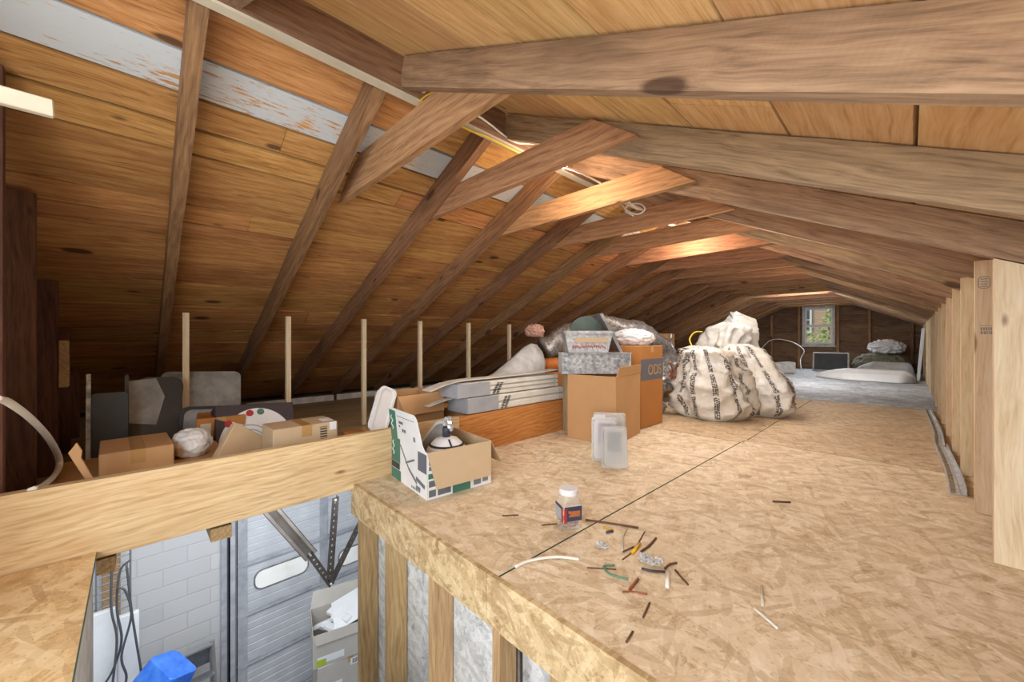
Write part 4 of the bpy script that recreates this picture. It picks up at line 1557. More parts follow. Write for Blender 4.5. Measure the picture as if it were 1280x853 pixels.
bm = nb(); box(bm, -js + 0.006, js - 0.016, -js - 0.0018, -js - 0.0013, 0.042, 0.086)
link_mesh('pale_print', bm, M['vinyl_grey'], parent=lb)
bm = nb(); box(bm, js - 0.016, js - 0.003, -js - 0.0022, -js - 0.0013, 0.034, 0.092); box(bm, js + 0.0013, js + 0.0022, -js + 0.003, -js + 0.014, 0.034, 0.092)
link_mesh('red_stripe', bm, M['red'], parent=lb)
bm = nb()
for k, z_ in enumerate((0.058, 0.064, 0.070, 0.076)):
    box(bm, js + 0.0013, js + 0.002, -0.018 + 0.003 * k, 0.03, z_, z_ + 0.004)
box(bm, js + 0.0013, js + 0.002, -0.02, -0.012, 0.072, 0.082)
link_mesh('orange_print', bm, M['orange'], parent=lb)
rg = random.Random(12)
bm = nb()
for k in range(90):
    c_ = Vector((rg.uniform(-1, 1) * js * 0.75, rg.uniform(-1, 1) * js * 0.75, rg.uniform(0.008, 0.034)))
    dv = Vector((rg.uniform(-1, 1), rg.uniform(-1, 1), rg.uniform(-0.3, 0.3))).normalized() * 0.009
    tube(bm, [c_ - dv, c_ + dv * 0.9, c_ + dv], [0.0012, 0.0012, 0.003], 5)
sc = link_mesh('screws', bm, M['copper'], parent=jr)
sc['kind'] = 'stuff'

# ---- galvanised tracks along the knee wall
def channel(pts, w, h, label):
    P = spline(pts, 8)
    o0 = P[0].copy()
    bm = nb()
    prof = [(-w / 2, h), (-w / 2, 0), (w / 2, 0), (w / 2, h), (w / 2 - 0.004, h), (w / 2 - 0.004, 0.004), (0.008, 0.004), (0.006, 0.010), (-0.006, 0.010), (-0.008, 0.004), (-w / 2 + 0.004, 0.004), (-w / 2 + 0.004, h)]
    rings = []
    for i, p in enumerate(P):
        dd = (P[min(i + 1, len(P) - 1)] - P[max(i - 1, 0)])
        s_ = Vector((dd.y, -dd.x, 0)).normalized()
        up = s_.cross(dd).normalized()
        rings.append([bm.verts.new(p - o0 + s_ * a + up * b) for a, b in prof])
    n = len(prof)
    for r0, r1 in zip(rings, rings[1:]):
        for k in range(n):
            bm.faces.new((r0[k], r0[(k + 1) % n], r1[(k + 1) % n], r1[k]))
    bm.faces.new(rings[0][::-1]); bm.faces.new(rings[-1])
    o = link_mesh('metal_channel', bm, M['galv_b'], loc=o0)
    return tag(o, label, 'metal channel', 'metal channels along the knee wall')
channel([(0.168, 2.93, 0.002), (0.172, 3.3, 0.003), (0.165, 3.7, 0.003), (0.155, 4.12, 0.006)], 0.060, 0.03, 'Galvanised metal channel by the studs, its cut end nearest the hatch')
channel([(0.150, 4.14, 0.004), (0.160, 4.7, 0.003), (0.150, 5.4, 0.003), (0.135, 6.15, 0.003)], 0.050, 0.03, 'Galvanised metal channel by the studs, second piece reaching the grey floor')

# ------------------------------------------------------------------ sacks
def sack(name, label, cat, loc, rz, rx, ry, h, mat, seed, lean=(0, 0), neck=0.45, belly=1.0, crinkle=0.03, group=None, top_fold=0.0, n=72, m=54, peak=0.0):
    """slumped sack: flat foot, full belly, gathered neck; creased by ridged noise"""
    bm = nb()
    uvl = bm.loops.layers.uv.new('UVMap')
    rows = []
    for j in range(m + 1):
        t = j / m
        # radius profile
        if t < 0.10:
            r = 0.80 + 0.2 * math.sin(t / 0.10 * math.pi / 2)
        else:
            q = (t - 0.10) / 0.90
            r = (1 - q ** 1.7) * (1 - neck) + neck
            r *= 1 + 0.10 * belly * math.sin(q * math.pi)
        if t > 0.93:
            r *= max(0.03, 1 - ((t - 0.93) / 0.07) ** 1.4 * 0.97)
        z = h * t
        row = []
        for i in range(n):
            a = 2 * math.pi * i / n
            d = Vector((math.cos(a), math.sin(a), 0))
            sq = 1 + 0.10 * math.cos(4 * a)
            p = Vector((d.x * rx * r * sq, d.y * ry * r * sq, z))
            nv = Vector((d.x * 1.3, d.y * 1.3, t * 2.2)) + Vector((seed * 3.1, seed * 1.7, 0))
            w1 = 1 - abs(noise.noise(nv * 0.9)) * 2
            w2 = 1 - abs(noise.noise(nv * 1.9 + Vector((5, 0, 0)))) * 2
            w3 = noise.noise(nv * 7.0)
            w4 = 1 - abs(noise.noise(Vector((a * 2.2, t * 1.4 + seed, seed)))) * 2
            k = crinkle * (1.7 * max(0, w1) + 1.1 * max(0, w2) ** 2 + 0.25 * w3 + 1.3 * max(0, w4) * t - 0.9) * min(1, t * 7)
            p += d * k
            p.z += crinkle * 0.5 * w3 * min(1, t * 4) + peak * max(0, math.cos(a - 0.6)) * t ** 3
            p.x += lean[0] * t ** 1.8
            p.y += lean[1] * t ** 1.8
            p.z = max(p.z, 0.0)
            row.append(bm.verts.new(p))
        rows.append(row)
    for j in range(m):
        for i in range(n):
            f = bm.faces.new((rows[j][i], rows[j][(i + 1) % n], rows[j + 1][(i + 1) % n], rows[j + 1][i]))
            for lp, (ii, jj) in zip(f.loops, ((i, j), (i + 1, j), (i + 1, j + 1), (i, j + 1))):
                lp[uvl].uv = (ii / n, jj / m)
    bm.faces.new(rows[0][::-1])
    bm.faces.new(rows[-1])
    o = link_mesh(name, bm, mat, loc=loc, rot=(0, 0, rz), smooth=True)
    return tag(o, label, cat, group)

S1 = sack('sack', 'White printed sack leaning over, nearest the ODS carton, its mouth open', 'sack', (-1.36, 4.10, 0.001), R(20), 0.31, 0.25, 0.70, M['sack'], 2, lean=(-0.10, -0.16), neck=0.42, crinkle=0.042, group='white sacks')
S2 = sack('sack', 'White printed sack standing upright beside the leaning one', 'sack', (-1.10, 4.66, 0.001), R(-30), 0.30, 0.26, 0.72, M['sack'], 5, lean=(-0.22, -0.05), neck=0.40, crinkle=0.04, group='white sacks')
S3 = sack('sack', 'Tall white sack with crumpled blank top behind the two printed sacks', 'sack', (-1.62, 5.22, 0.001), R(30), 0.27, 0.22, 0.98, M['sack_plain'], 9, lean=(0.10, 0.05), neck=0.62, crinkle=0.05, group='white sacks', peak=0.14)
# mouth and stray stuffing of the leaning sack
bm = nb()
rg = random.Random(21)
for k in range(26):
    a = rg.uniform(0, 6.28)
    p_ = Vector((math.cos(a) * 0.05, rg.uniform(-0.03, 0.03), math.sin(a) * 0.06))
    q_ = p_ + Vector((rg.uniform(-0.06, 0.02), rg.uniform(-0.06, 0.0), rg.uniform(-0.07, 0.05)))
    tube(bm, [p_, (p_ + q_) / 2 + Vector((0, 0, 0.02)), q_], rg.uniform(0.004, 0.010), 5)
A = at(846, 465, Y=3.95)
o = link_mesh('wire_bundle', bm, M['copper'], loc=A)
tag(o, 'Tangle of copper coloured wire spilling from the leaning sack mouth', 'wire')
cable('tie_string', [at(880, 440, Y=4.1), at(868, 436, Y=4.2), at(862, 425, Y=4.3), at(868, 416, Y=4.4), at(878, 415, Y=4.5)], 0.008, M['wire_yellow'], 'Yellow cord loop at the top of the leaning sack', 'cord')

# crumpled bundle between the ODS carton and the sacks
def lump(name, label, cat, loc, r, mat, seed, rz=0.0, amp=0.25, freq=2.5, group=None, n=48):
    bm = nb()
    bmesh.ops.create_icosphere(bm, subdivisions=5, radius=1.0)
    for v in bm.verts:
        d = v.co.normalized()
        q = d * freq + Vector((seed * 2.3, seed, 0))
        k = 1 + amp * ((1 - abs(noise.noise(q)) * 2) * 0.7 + (1 - abs(noise.noise(q * 2.3)) * 2) * 0.35 + noise.noise(q * 5) * 0.2 - 0.5)
        z = d.z * k * r[2] + r[2] * 0.8
        v.co = Vector((d.x * k * r[0], d.y * k * r[1], max(z, 0)))
    o = link_mesh(name, bm, mat, loc=loc, rot=(0, 0, rz), smooth=True)
    return tag(o, label, cat, group)

lump('foil_bundle', 'Crumpled silver foil bundle between the ODS carton and leaning sack', 'foil', (-1.90, 3.86, 0.17), (0.15, 0.20, 0.18), M['foil'], 4, amp=0.45, freq=4)
lump('plastic_bag', 'Grey white plastic bag flattened under the crumpled foil bundle', 'bag', (-1.97, 3.90, 0.001), (0.20, 0.22, 0.085), M['greybag'], 6, amp=0.2)
# insulated flexible duct rising behind the cartons
def flex(name, label, pts, r, mat, ribs=True):
    P = spline(pts, 16)
    o0 = P[0].copy()
    bm = nb()
    L = [r * (1 + (0.03 if k % 2 else -0.03) + 0.05 * noise.noise(Vector((k * 0.4, r, 0)))) for k in range(len(P))]
    tube(bm, [p - o0 for p in P], L, 20)
    for v in bm.verts:
        v.co += Vector((noise.noise(v.co * 7), noise.noise(v.co * 7 + Vector((9, 0, 0))), noise.noise(v.co * 7 + Vector((0, 9, 0))))) * 0.03
    o = link_mesh(name, bm, mat, loc=o0, smooth=True)
    return tag(o, label, 'duct')
flex('flexible_duct', 'Silver flexible duct arching behind the duct box and ODS carton', [(-2.95, 3.36, 0.66), at(735, 408, X=-2.66), at(770, 410, X=-2.50), at(805, 418, X=-2.40), at(838, 448, X=-2.30), (-2.22, 4.75, 0.38), (-2.2, 4.85, 0.15)], 0.125, M['foil'])
lump('plastic_bag', 'White crumpled plastic bag on the ODS carton beside the slanted sheet', 'bag', (-1.83, 3.36, 0.718), (0.20, 0.13, 0.085), M['white'], 13, amp=0.22)
lump('foam_scrap', 'Pinkish foam scrap on top behind the register boot', 'scrap', (-2.62, 2.86, 0.80), (0.10, 0.08, 0.07), M['pinkfoam'], 3, amp=0.3)
# far cartons stacked behind
fb = carton('carton', 'Brown carton under another, deep behind the white sacks', (-2.65, 5.5, -0.029), R(4), 0.6, 0.5, 0.52, M['card_orange'], lid=True)
fb = carton('carton', 'Brown carton seen just left above the white sacks, topmost of two', (-2.65, 5.5, 0.493), R(10), 0.5, 0.42, 0.36, M['card'], lid=True)

# ------------------------------------------------------------------ white trim stack on the beam
def siding(name, label, x0, y0, y1, z0, z1, depth, tilt, nrib, seed):
    """bundle of ribbed white trim boards lying along the beam"""
    root = thing(name, label, 'trim bundle', (x0, y0, z0), 0, 'bundles of white trim on the beam', rot=(R(tilt), 0, 0))
    L = y1 - y0
    hh = z1 - z0
    rg = random.Random(seed)
    for k in range(nrib):
        a, b = hh * k / nrib, hh * (k + 1) / nrib
        bm = nb()
        e0 = rg.uniform(0, 0.05)
        prof = [(0, a + 0.002), (0.006, a + (b - a) * 0.2), (0.006, b - (b - a) * 0.25), (-0.004, b - (b - a) * 0.15), (-0.004, b - 0.0015), (-depth, b - 0.0015), (-depth, a + 0.002)]
        va = [bm.verts.new((x_, e0, z_)) for x_, z_ in prof]
        vb = [bm.verts.new((x_, L - rg.uniform(0, 0.0), z_)) for x_, z_ in prof]
        n = len(prof)
        for q in range(n):
            bm.faces.new((va[q], va[(q + 1) % n], vb[(q + 1) % n], vb[q]))
        bm.faces.new(va[::-1]); bm.faces.new(vb)
        link_mesh('trim_board', bm, M['vinyl'], parent=root)
    # bluish grey end and a band of black print
    bm = nb(); box(bm, 0.0062, 0.008, -0.004, L * 0.27, 0.004, hh - 0.004); box(bm, -depth, 0.007, -0.006, -0.003, 0.004, hh - 0.004)
    link_mesh('grey_end', bm, M['vinyl_grey'], parent=root)
    bm = nb()
    for k in range(8):
        for q in range(2):
            z_ = 0.008 + k * (hh - 0.02) / 8
            y_ = L * 0.29 + q * 0.035 + k * 0.006 + rg.uniform(-0.003, 0.003)
            box(bm, 0.0075, 0.0085, y_, y_ + 0.026, z_, z_ + (hh - 0.02) / 8 * 0.62)
    link_mesh('black_print', bm, M['ink'], parent=root)
    bm = nb()
    for k in range(3):
        box(bm, 0.007, 0.010, L - 0.05, L - 0.044, 0.02 + k * 0.028, 0.026 + k * 0.028)
    link_mesh('staple', bm, M['ink'], parent=root)
    return root
siding('trim_bundle', 'Lower bundle of white ribbed trim boards lying on the orange beam', -2.075, 1.60, 2.62, 0.266, 0.375, 0.22, 0.0, 2, 1)
siding('trim_bundle', 'Upper bundle of white ribbed trim boards lying on the lower bundle', -2.082, 1.52, 2.56, 0.378, 0.478, 0.21, 0.0, 3, 2)
cartonS = carton('carton', 'Brown carton on the storage deck holding up the white trim bundles', (-2.40, 2.12, -0.029), 0, 0.36, 0.9, 0.29, M['card'], lid=True)
# thin strip on top bending down at its left end
def strip(label, pts, w, t, mat, side=(1, 0, 0)):
    P = spline(pts, 8)
    o0 = P[0].copy()
    s_ = Vector(side)
    bm = nb()
    sheet(bm, [[p - o0 - s_ * w / 2, p - o0 + s_ * w / 2] for p in P], t)
    o = link_mesh('trim_strip', bm, mat, loc=o0)
    return tag(o, label, 'trim strip', 'loose white trim strips')
strip('Long thin white trim strip curving over the upper bundle', [(-2.17, 1.34, 0.44), (-2.16, 1.45, 0.472), (-2.16, 1.6, 0.490), (-2.16, 1.9, 0.492), (-2.16, 2.3, 0.500), (-2.16, 2.62, 0.510)], 0.10, 0.006, M['vinyl'])
strip('Short white trim strip poking from the bundle end', [(-2.20, 1.36, 0.335), (-2.19, 1.46, 0.360), (-2.18, 1.56, 0.3755)], 0.06, 0.003, M['vinyl'])
# curved white panel standing up behind the bundles
bm = nb()
Xp = -2.42
outline = [(596, 478), (618, 466), (640, 447), (655, 434), (664, 429.5), (671, 431), (678, 440), (682, 452), (681, 466), (676, 474)]
base = [(596, 480), (610, 479), (625, 478), (640, 477), (650, 476.5), (656, 476), (663, 475.5), (669, 475), (673, 475), (675, 475)]
grid = []
for (a, b), (c, d_) in zip(outline, base):
    T, Bm = at(a, b, X=Xp - 0.16), at(c, d_, X=Xp + 0.1)
    row = []
    for k in range(7):
        s_ = k / 6
        p = Bm.lerp(T, s_)
        p.x = Xp + 0.1 - 0.26 * s_ ** 0.7
        row.append(p)
    grid.append(row)
o0 = grid[5][0].copy()
grid = [[p - o0 for p in row] for row in grid]
sheet(bm, grid, 0.006)
o = link_mesh('curved_sheet', bm, M['whitepaint'], loc=o0, smooth=False)
for p in o.data.polygons:
    p.use_smooth = True
tag(o, 'White curved plastic panel rising to a point behind the trim bundles', 'panel')
bm = nb()
A, B = at(676, 456, X=-2.70), at(706, 455, X=-2.58)
tube(bm, [(0, 0, 0), B - A], [0.062, 0.072], 24)
o = link_mesh('clay_pipe', bm, M['orange'], loc=A, smooth=True)
tag(o, 'Orange tapered pipe lying behind the curved white panel', 'pipe')
carton('carton', 'Brown carton on the storage deck under the orange pipe', (-2.66, 3.06, -0.029), 0, 0.30, 0.45, 0.46, M['card_orange'], lid=True)

# ------------------------------------------------------------------ storage side clutter behind the beam
ZD = -0.029
c1 = carton('carton', 'Wide low brown carton behind the beam, under the flat carton', (-2.58, 0.04, ZD), 0, 0.62, 0.60, 0.20, M['card'], lid=True)
c2_ = carton('carton', 'Flat brown carton on top of the wide one behind the beam', (-2.60, 0.00, 0.173), R(2), 0.34, 0.245, 0.105, M['card'], lid=True)
# torn flap piece
bm = nb()
T_ = [at(q[0], q[1], X=-2.20) for q in ((110, 605), (85, 567), (95.5, 554), (102, 564), (101, 573), (119, 604))]
o0 = T_[0].copy()
prism(bm, [q - o0 for q in T_], (-0.004, 0.002, 0))
o = link_mesh('cardboard_piece', bm, M['card'], loc=o0)
tag(o, 'Torn brown cardboard piece leaning beside the dark posts behind the beam', 'cardboard')
lump('paper_bag', 'Crumpled white paper bag on the cartons behind the beam', 'bag', (-2.62, 0.205, 0.172), (0.10, 0.085, 0.075), M['paper'], 8, amp=0.16, freq=1.6)
c3_ = carton('carton', 'Small orange brown carton with torn label behind the paper bag', (-3.05, 0.385, ZD), R(-6), 0.26, 0.24, 0.33, M['card_orange'], lid=True)
panel_marks(c3_, 'torn_label', M['cream'], [(-0.10, -0.05, 0.20, 0.30)], '+x', 0.131)
# leaning big panels
def slab(name, label, cat, px, X, lean, mat, t=0.03, r=0.05, group=None, edge=None):
    """rounded slab leaning against the roof slope; px gives its four corners in the plane X"""
    a, b = at(*px[0], X=X), at(*px[1], X=X)
    w_, h_ = abs(b.y - a.y), abs(a.z - b.z)
    root = thing(name, label, cat, (X, (a.y + b.y) / 2, min(a.z, b.z)), 0, group, rot=(R(px[2]) if len(px) > 2 else 0, R(-lean), 0))
    bm = nb()
    prism(bm, [(-t / 2, u, v + h_ / 2) for u, v in rrect(w_, h_, r)], (t, 0, 0))
    bevel(bm, 0.004)
    link_mesh('panel', bm, mat, parent=root)
    if edge:
        bm = nb()
        o1, o2 = rrect(w_ + 0.012, h_ + 0.012, r + 0.004), rrect(w_ - 0.03, h_ - 0.03, r)
        n = len(o1)
        for k in range(n):
            k2 = (k + 1) % n
            prism(bm, [(t / 2 - 0.012, o1[k][0], o1[k][1] + h_ / 2), (t / 2 - 0.012, o1[k2][0], o1[k2][1] + h_ / 2), (t / 2 - 0.012, o2[k2][0], o2[k2][1] + h_ / 2), (t / 2 - 0.012, o2[k][0], o2[k][1] + h_ / 2)], (0.018, 0, 0))
        link_mesh('rim', bm, edge, parent=root)
    return root
big = slab('plastic_cover', 'Big scuffed grey plastic panel leaning behind the slim post', 'panel', ((196, 560), (300, 461), -3), -3.55, 18, M['scuff'], 0.05, 0.04)
rg = random.Random(6)
bm = nb()
for k in range(3):
    box(bm, 0.0255, 0.0262, -0.19 + 0.02 * k, -0.165 + 0.02 * k, 0.36 + 0.025 * k * (-1) ** k, 0.368 + 0.025 * k * (-1) ** k)
link_mesh('pale_scratch', bm, M['paper'], parent=big)
bp = slab('plastic_cover', 'Black rounded plastic panel with a grey worn patch, left of the big grey one', 'panel', ((160, 560), (224, 470), -4), -3.35, 14, M['blackplastic'], 0.05, 0.06)
bm = nb()
prism(bm, [(0.0255, -0.14, 0.14), (0.0255, 0.0, 0.12), (0.0255, 0.03, 0.30), (0.0255, -0.02, 0.42), (0.0255, -0.15, 0.40)], (0.001, 0, 0))
link_mesh('worn_patch', bm, M['scuff'], parent=bp)
fr = slab('picture_frame', 'Dark frame with rounded corner leaning over the orange carton', 'frame', ((222, 560), (281, 507), -5), -3.22, 8, M['track'], 0.02, 0.04, edge=M['blackplastic'])
dp = slab('dark_board', 'Tall black panel with a worn silver edge beside the gable posts', 'panel', ((114, 595), (160, 490), 0), -3.15, 5, M['blackplastic'], 0.04, 0.01)
bm = nb(); box(bm, 0.021, 0.030, -0.17, -0.152, 0.0, 0.56)
w_ = abs(at(114, 595, X=-3.15).y - at(160, 490, X=-3.15).y)
for v in bm.verts:
    v.co.y += -w_ / 2 + 0.15
link_mesh('silver_edge', bm, M['silver'], parent=dp)
dp2 = slab('dark_board', 'Narrow black upright strip with worn top behind the cartons', 'panel', ((156, 560), (161, 468), 0), -3.3, 4, M['steel_dark'], 0.05, 0.01)
# round printed fan package
fp = thing('printed_box', 'Dark box leaning behind the beam with a round white disc picture', 'box', (-2.80, 0.55, ZD), 0, rot=(R(-4), R(-24), R(6)))
bm = nb(); box(bm, -0.10, 0.0, -0.22, 0.22, 0, 0.42); bevel(bm, 0.004)
link_mesh('body', bm, plain('dark plum card', (62, 52, 58), 0.6), parent=fp)
bm = nb()
out = []
for k in range(40):
    a = R(180 * k / 39)
    out.append((0.001, 0.215 * math.cos(a), 0.10 + 0.29 * math.sin(a) ** 0.9))
out = [(0.001, 0.215, 0.0)] + out + [(0.001, -0.215, 0.0)]
prism(bm, out, (0.002, 0, 0))
disc = link_mesh('disc_picture', bm, M['white'], parent=fp)
for k, (mt, y_, z_) in enumerate(((M['red'], -0.155, 0.30), (M['bluegrey'], -0.10, 0.335), (M['red'], -0.04, 0.36), (M['greengraphic'], 0.02, 0.365))):
    bm = nb(); lathe(bm, [(0.021, 0), (0.021, 0.0012)], 20)
    link_mesh('colour_dot', bm, mt, loc=(0.0032, y_, z_), rot=(0, R(90), 0), parent=fp)
bm = nb()
for r_ in (0.06, 0.09, 0.12):
    for k in range(30):
        a0, a1 = 2 * math.pi * k / 30, 2 * math.pi * (k + 0.96) / 30
        prism(bm, [(0.0032, r_ * math.cos(a0) - 0.05, 0.16 + r_ * math.sin(a0)), (0.0032, r_ * math.cos(a1) - 0.05, 0.16 + r_ * math.sin(a1)), (0.0032, (r_ + 0.008) * math.cos(a1) - 0.05, 0.16 + (r_ + 0.008) * math.sin(a1)), (0.0032, (r_ + 0.008) * math.cos(a0) - 0.05, 0.16 + (r_ + 0.008) * math.sin(a0))], (0.0008, 0, 0))
link_mesh('ring_print', bm, M['vinyl_grey'], parent=fp)
# leaning cardboard piece and the box with the barcode
bm = nb(); box(bm, -0.02, 0.02, -0.10, 0.10, 0, 0.30); bevel(bm, 0.004)
o = link_mesh('cardboard_piece', bm, M['card_pale'], loc=(-2.40, 0.30, 0.04), rot=(R(-38), R(-12), R(25)))
tag(o, 'Flat cardboard piece tilted in front of the round disc picture', 'cardboard')
cb_ = carton('carton', 'Pale brown carton with black bar code standing just behind the beam', (-2.40, 0.665, ZD), R(1), 0.22, 0.325, 0.335, M['card_pale'], lid=True)
bm = nb()
for k in range(7):
    box(bm, 0.1102, 0.111, 0.068, 0.105, 0.215 + k * 0.014, 0.222 + k * 0.014)
box(bm, 0.1102, 0.111, 0.066, 0.107, 0.208, 0.211); box(bm, 0.1102, 0.111, 0.066, 0.107, 0.312, 0.315)
link_mesh('bar_code', bm, M['ink'], parent=cb_)
bm = nb(); box(bm, -0.02, 0.06, 0.10, 0.155, 0.3351, 0.337)
link_mesh('paper_label', bm, M['paper'], parent=cb_)
bm = nb(); box(bm, 0.1105, 0.1115, 0.118, 0.155, 0.29, 0.334)
link_mesh('paper_label', bm, M['paper'], parent=cb_)
# white plastic tray leaning, and cardboard beside it
tr2 = thing('plastic_tray', 'White plastic tray standing on edge behind the beam near the fan carton', 'tray', (-2.24, 1.02, 0.225), 0, rot=(R(-24), R(-6), R(12)))
bm = nb()
prism(bm, [(0, u, v + 0.13) for u, v in rrect(0.11, 0.26, 0.03)], (0.03, 0, 0)); bevel(bm, 0.006, 2)
link_mesh('tray_body', bm, M['white'], parent=tr2)
bm = nb()
o1, o2 = rrect(0.13, 0.28, 0.035), rrect(0.10, 0.25, 0.028)
for k in range(len(o1)):
    k2 = (k + 1) % len(o1)
    prism(bm, [(0.030, o1[k][0], o1[k][1] + 0.13), (0.030, o1[k2][0], o1[k2][1] + 0.13), (0.030, o2[k2][0], o2[k2][1] + 0.13), (0.030, o2[k][0], o2[k][1] + 0.13)], (0.008, 0, 0))
link_mesh('tray_rim', bm, M['white'], parent=tr2)
cs = carton('carton', 'Brown carton with its flap hanging open behind the white tray', (-2.42, 1.36, ZD), R(3), 0.30, 0.36, 0.44, M['card'], flaps=(('+x', 160, 0.13), ('+y', 100, 0.12)))
carton('carton', 'Low brown carton supporting the white tray behind the beam', (-2.27, 1.02, ZD), 0, 0.24, 0.26, 0.25, M['card_orange'], lid=True)

# ------------------------------------------------------------------ far end clutter
bm = nb()
prism(bm, [(-0.45, -0.2, 0), (0.45, -0.2, 0), (0.45, -0.2, 0.26), (-0.1, -0.2, 0.20), (-0.45, -0.2, 0.14)], (0, 0.4, 0)); bevel(bm, 0.03, 2)
A = at(962, 465, Z=0)
o = link_mesh('foam_block', bm, M['whitepaint'], loc=(-2.25, 10.5, 0.001), rot=(0, 0, R(30)))
tag(o, 'Whitish foam block on the grey floor beyond the white sacks', 'foam block')
tv = thing('monitor', 'Dark screen in a pale frame leaning under the far window', 'screen', (-1.32, 11.9, 0.001), R(3), rot=(R(-12), 0, R(3)))
bm = nb(); box(bm, -0.34, 0.34, -0.02, 0.02, 0, 0.46); bevel(bm, 0.01)
link_mesh('frame', bm, M['whitepaint'], parent=tv)
bm = nb(); box(bm, -0.31, 0.31, -0.024, -0.0205, 0.03, 0.43)
link_mesh('screen', bm, M['screen'], parent=tv)
for k in range(3):
    bm = nb(); box(bm, -0.16, 0.16, -0.11, 0.11, 0, 0.03); bevel(bm, 0.004)
    o = link_mesh('white_board', bm, M['white'], loc=(-0.93 + 0.01 * k, 11.35, 0.001 + 0.0315 * k), rot=(0, 0, R(4 * k)))
    tag(o, ['Small white board in front of the far screen, bottom of three', 'Small white board in front of the far screen, middle of three', 'Small white board in front of the far screen, topmost of three'][k], 'board', 'small white boards by the far screen')
# long ribbed white panel
def hull(name, label, p0, p1, w, h, mat, ribs=3):
    p0, p1 = Vector(p0), Vector(p1)
    L = (p1 - p0).length
    bm = nb()
    grid = []
    n, m_ = 28, 16
    for i in range(n + 1):
        t = i / n
        env = min(1, (t / 0.35) ** 0.7) * min(1, ((1.0001 - t) / 0.10) ** 0.6)
        row = []
        for j in range(m_ + 1):
            s_ = j / m_ * 2 - 1
            z = h * env ** 0.6 * (1 - abs(s_) ** 3) * (0.8 + 0.2 * math.cos(s_ * ribs * math.pi)) + 0.008
            row.append((L * t, s_ * w / 2 * max(env, 0.08), z))
        grid.append(row)
    sheet(bm, grid, 0.006)
    for v in bm.verts:
        v.co.z = max(v.co.z, 0.0)
    a = math.atan2((p1 - p0).y, (p1 - p0).x)
    o = link_mesh(name, bm, mat, loc=p0, rot=(0, 0, a), smooth=True)
    return tag(o, label, 'panel')
hull('vinyl_sheet', 'Long white ribbed panel lying on the grey floor towards the knee wall', (-1.35, 10.05, 0.001), (0.10, 9.85, 0.001), 0.75, 0.20, M['white'])
hull('folded_sheet', 'Pale grey folded sheet behind the long white ribbed panel', (-0.85, 11.0, 0.001), (0.08, 10.9, 0.001), 0.6, 0.30, M['greybag'], 1)
lump('straw_sack', 'Mottled grey green sack slumped near the far gable', 'sack', (-0.45, 12.0, 0.001), (0.46, 0.32, 0.26), M['straw'], 5, amp=0.18)
lump('plastic_bag', 'White plastic bag sitting on the mottled sack at the far end', 'bag', (-0.36, 12.0, 0.46), (0.27, 0.2, 0.16), M['white'], 9, amp=0.45)
bm = nb(); box(bm, -0.02, 0.02, -0.35, 0.35, 0, 0.98); bevel(bm, 0.006)
o = link_mesh('vinyl_sheet', bm, M['white'], loc=(0.115, 10.75, 0.003), rot=(0, R(4), 0))
tag(o, 'Tall white panel standing against the far knee wall studs', 'panel')
cable('cable', [(-2.9, 12.35, 0.45), (-2.6, 12.3, 0.75), (-2.2, 12.3, 0.72), (-1.9, 12.3, 0.5), (-1.95, 12.2, 0.25), (-1.9, 12.0, 0.01)], 0.012, M['wire_white'], 'Thin pale cable looping on the far gable beside the window')

# ------------------------------------------------------------------ things seen down in the garage
XS = XG + 0.45
# wire shelf panel
wr = thing('wire_rack', 'Grey wire rack hanging on the garage wall under the joist', 'rack', (XS, at(142, 740, X=XS).y, at(142, 775, X=XS).z))
y0_, z0_ = wr.location.y, wr.location.z
ya, yb = at(120, 760, X=XS).y - y0_, at(163, 760, X=XS).y - y0_
ztop_ = at(150, 688, X=XS).z - z0_
for k in range(10):
    bm = nb()
    z_ = 0.0 + ztop_ * k / 9
    dy = 0.05 * (1 - k / 9)
    tube(bm, [(0, ya - dy * 0.5 + 0.02 * (k > 4), z_), (0, yb, z_ + 0.01)], 0.006, 6)
    link_mesh('wire', bm, M['wire_grey'], parent=wr)
for y_ in (ya, yb):
    bm = nb()
    tube(bm, [(0.008, y_, -0.02), (0.008, y_, ztop_)], 0.007, 6)
    link_mesh('upright', bm, M['wire_grey'], parent=wr)
for y_ in (ya + 0.02, yb - 0.02):
    bm = nb(); tube(bm, [(0, y_, ztop_), (-0.44, y_, ztop_)], 0.007, 6)
    link_mesh('wall_hook', bm, M['wire_grey'], parent=wr)
for k, pts in enumerate(([(163, 700), (150, 715), (146, 760), (152, 800), (142, 836), (128, 860)], [(158, 705), (164, 760), (170, 800), (180, 860)], [(148, 735), (157, 740), (164, 770), (152, 820), (158, 845), (155, 862)], [(140, 700), (139, 760), (146, 800), (140, 862)])):
    cable('cable', [at(a, b, X=XG + 0.70 + 0.02 * k) for a, b in pts], 0.008, M['wire_black'], ['Dark cable hanging down the wire rack, bending towards the landing', 'Dark cable hanging from the wire rack to the blue tub', 'Dark cable with a loop at its top on the wire rack', 'Dark cable hanging straight along the near edge of the wire rack'][k])
# tan board behind the rack
bm = nb(); A = at(148, 790, X=XG + 0.08); B = at(130, 700, X=XG + 0.08)
box(bm, -0.03, 0.03, -0.06, 0.06, 0, 1.75); bevel(bm, 0.004)
o = link_mesh('board', bm, M['deck'] if False else M['wallstud'], loc=(XG + 0.04, (A.y + B.y) / 2, -2.0))
tag(o, 'Tan board fixed to the garage block wall behind the wire rack', 'board')
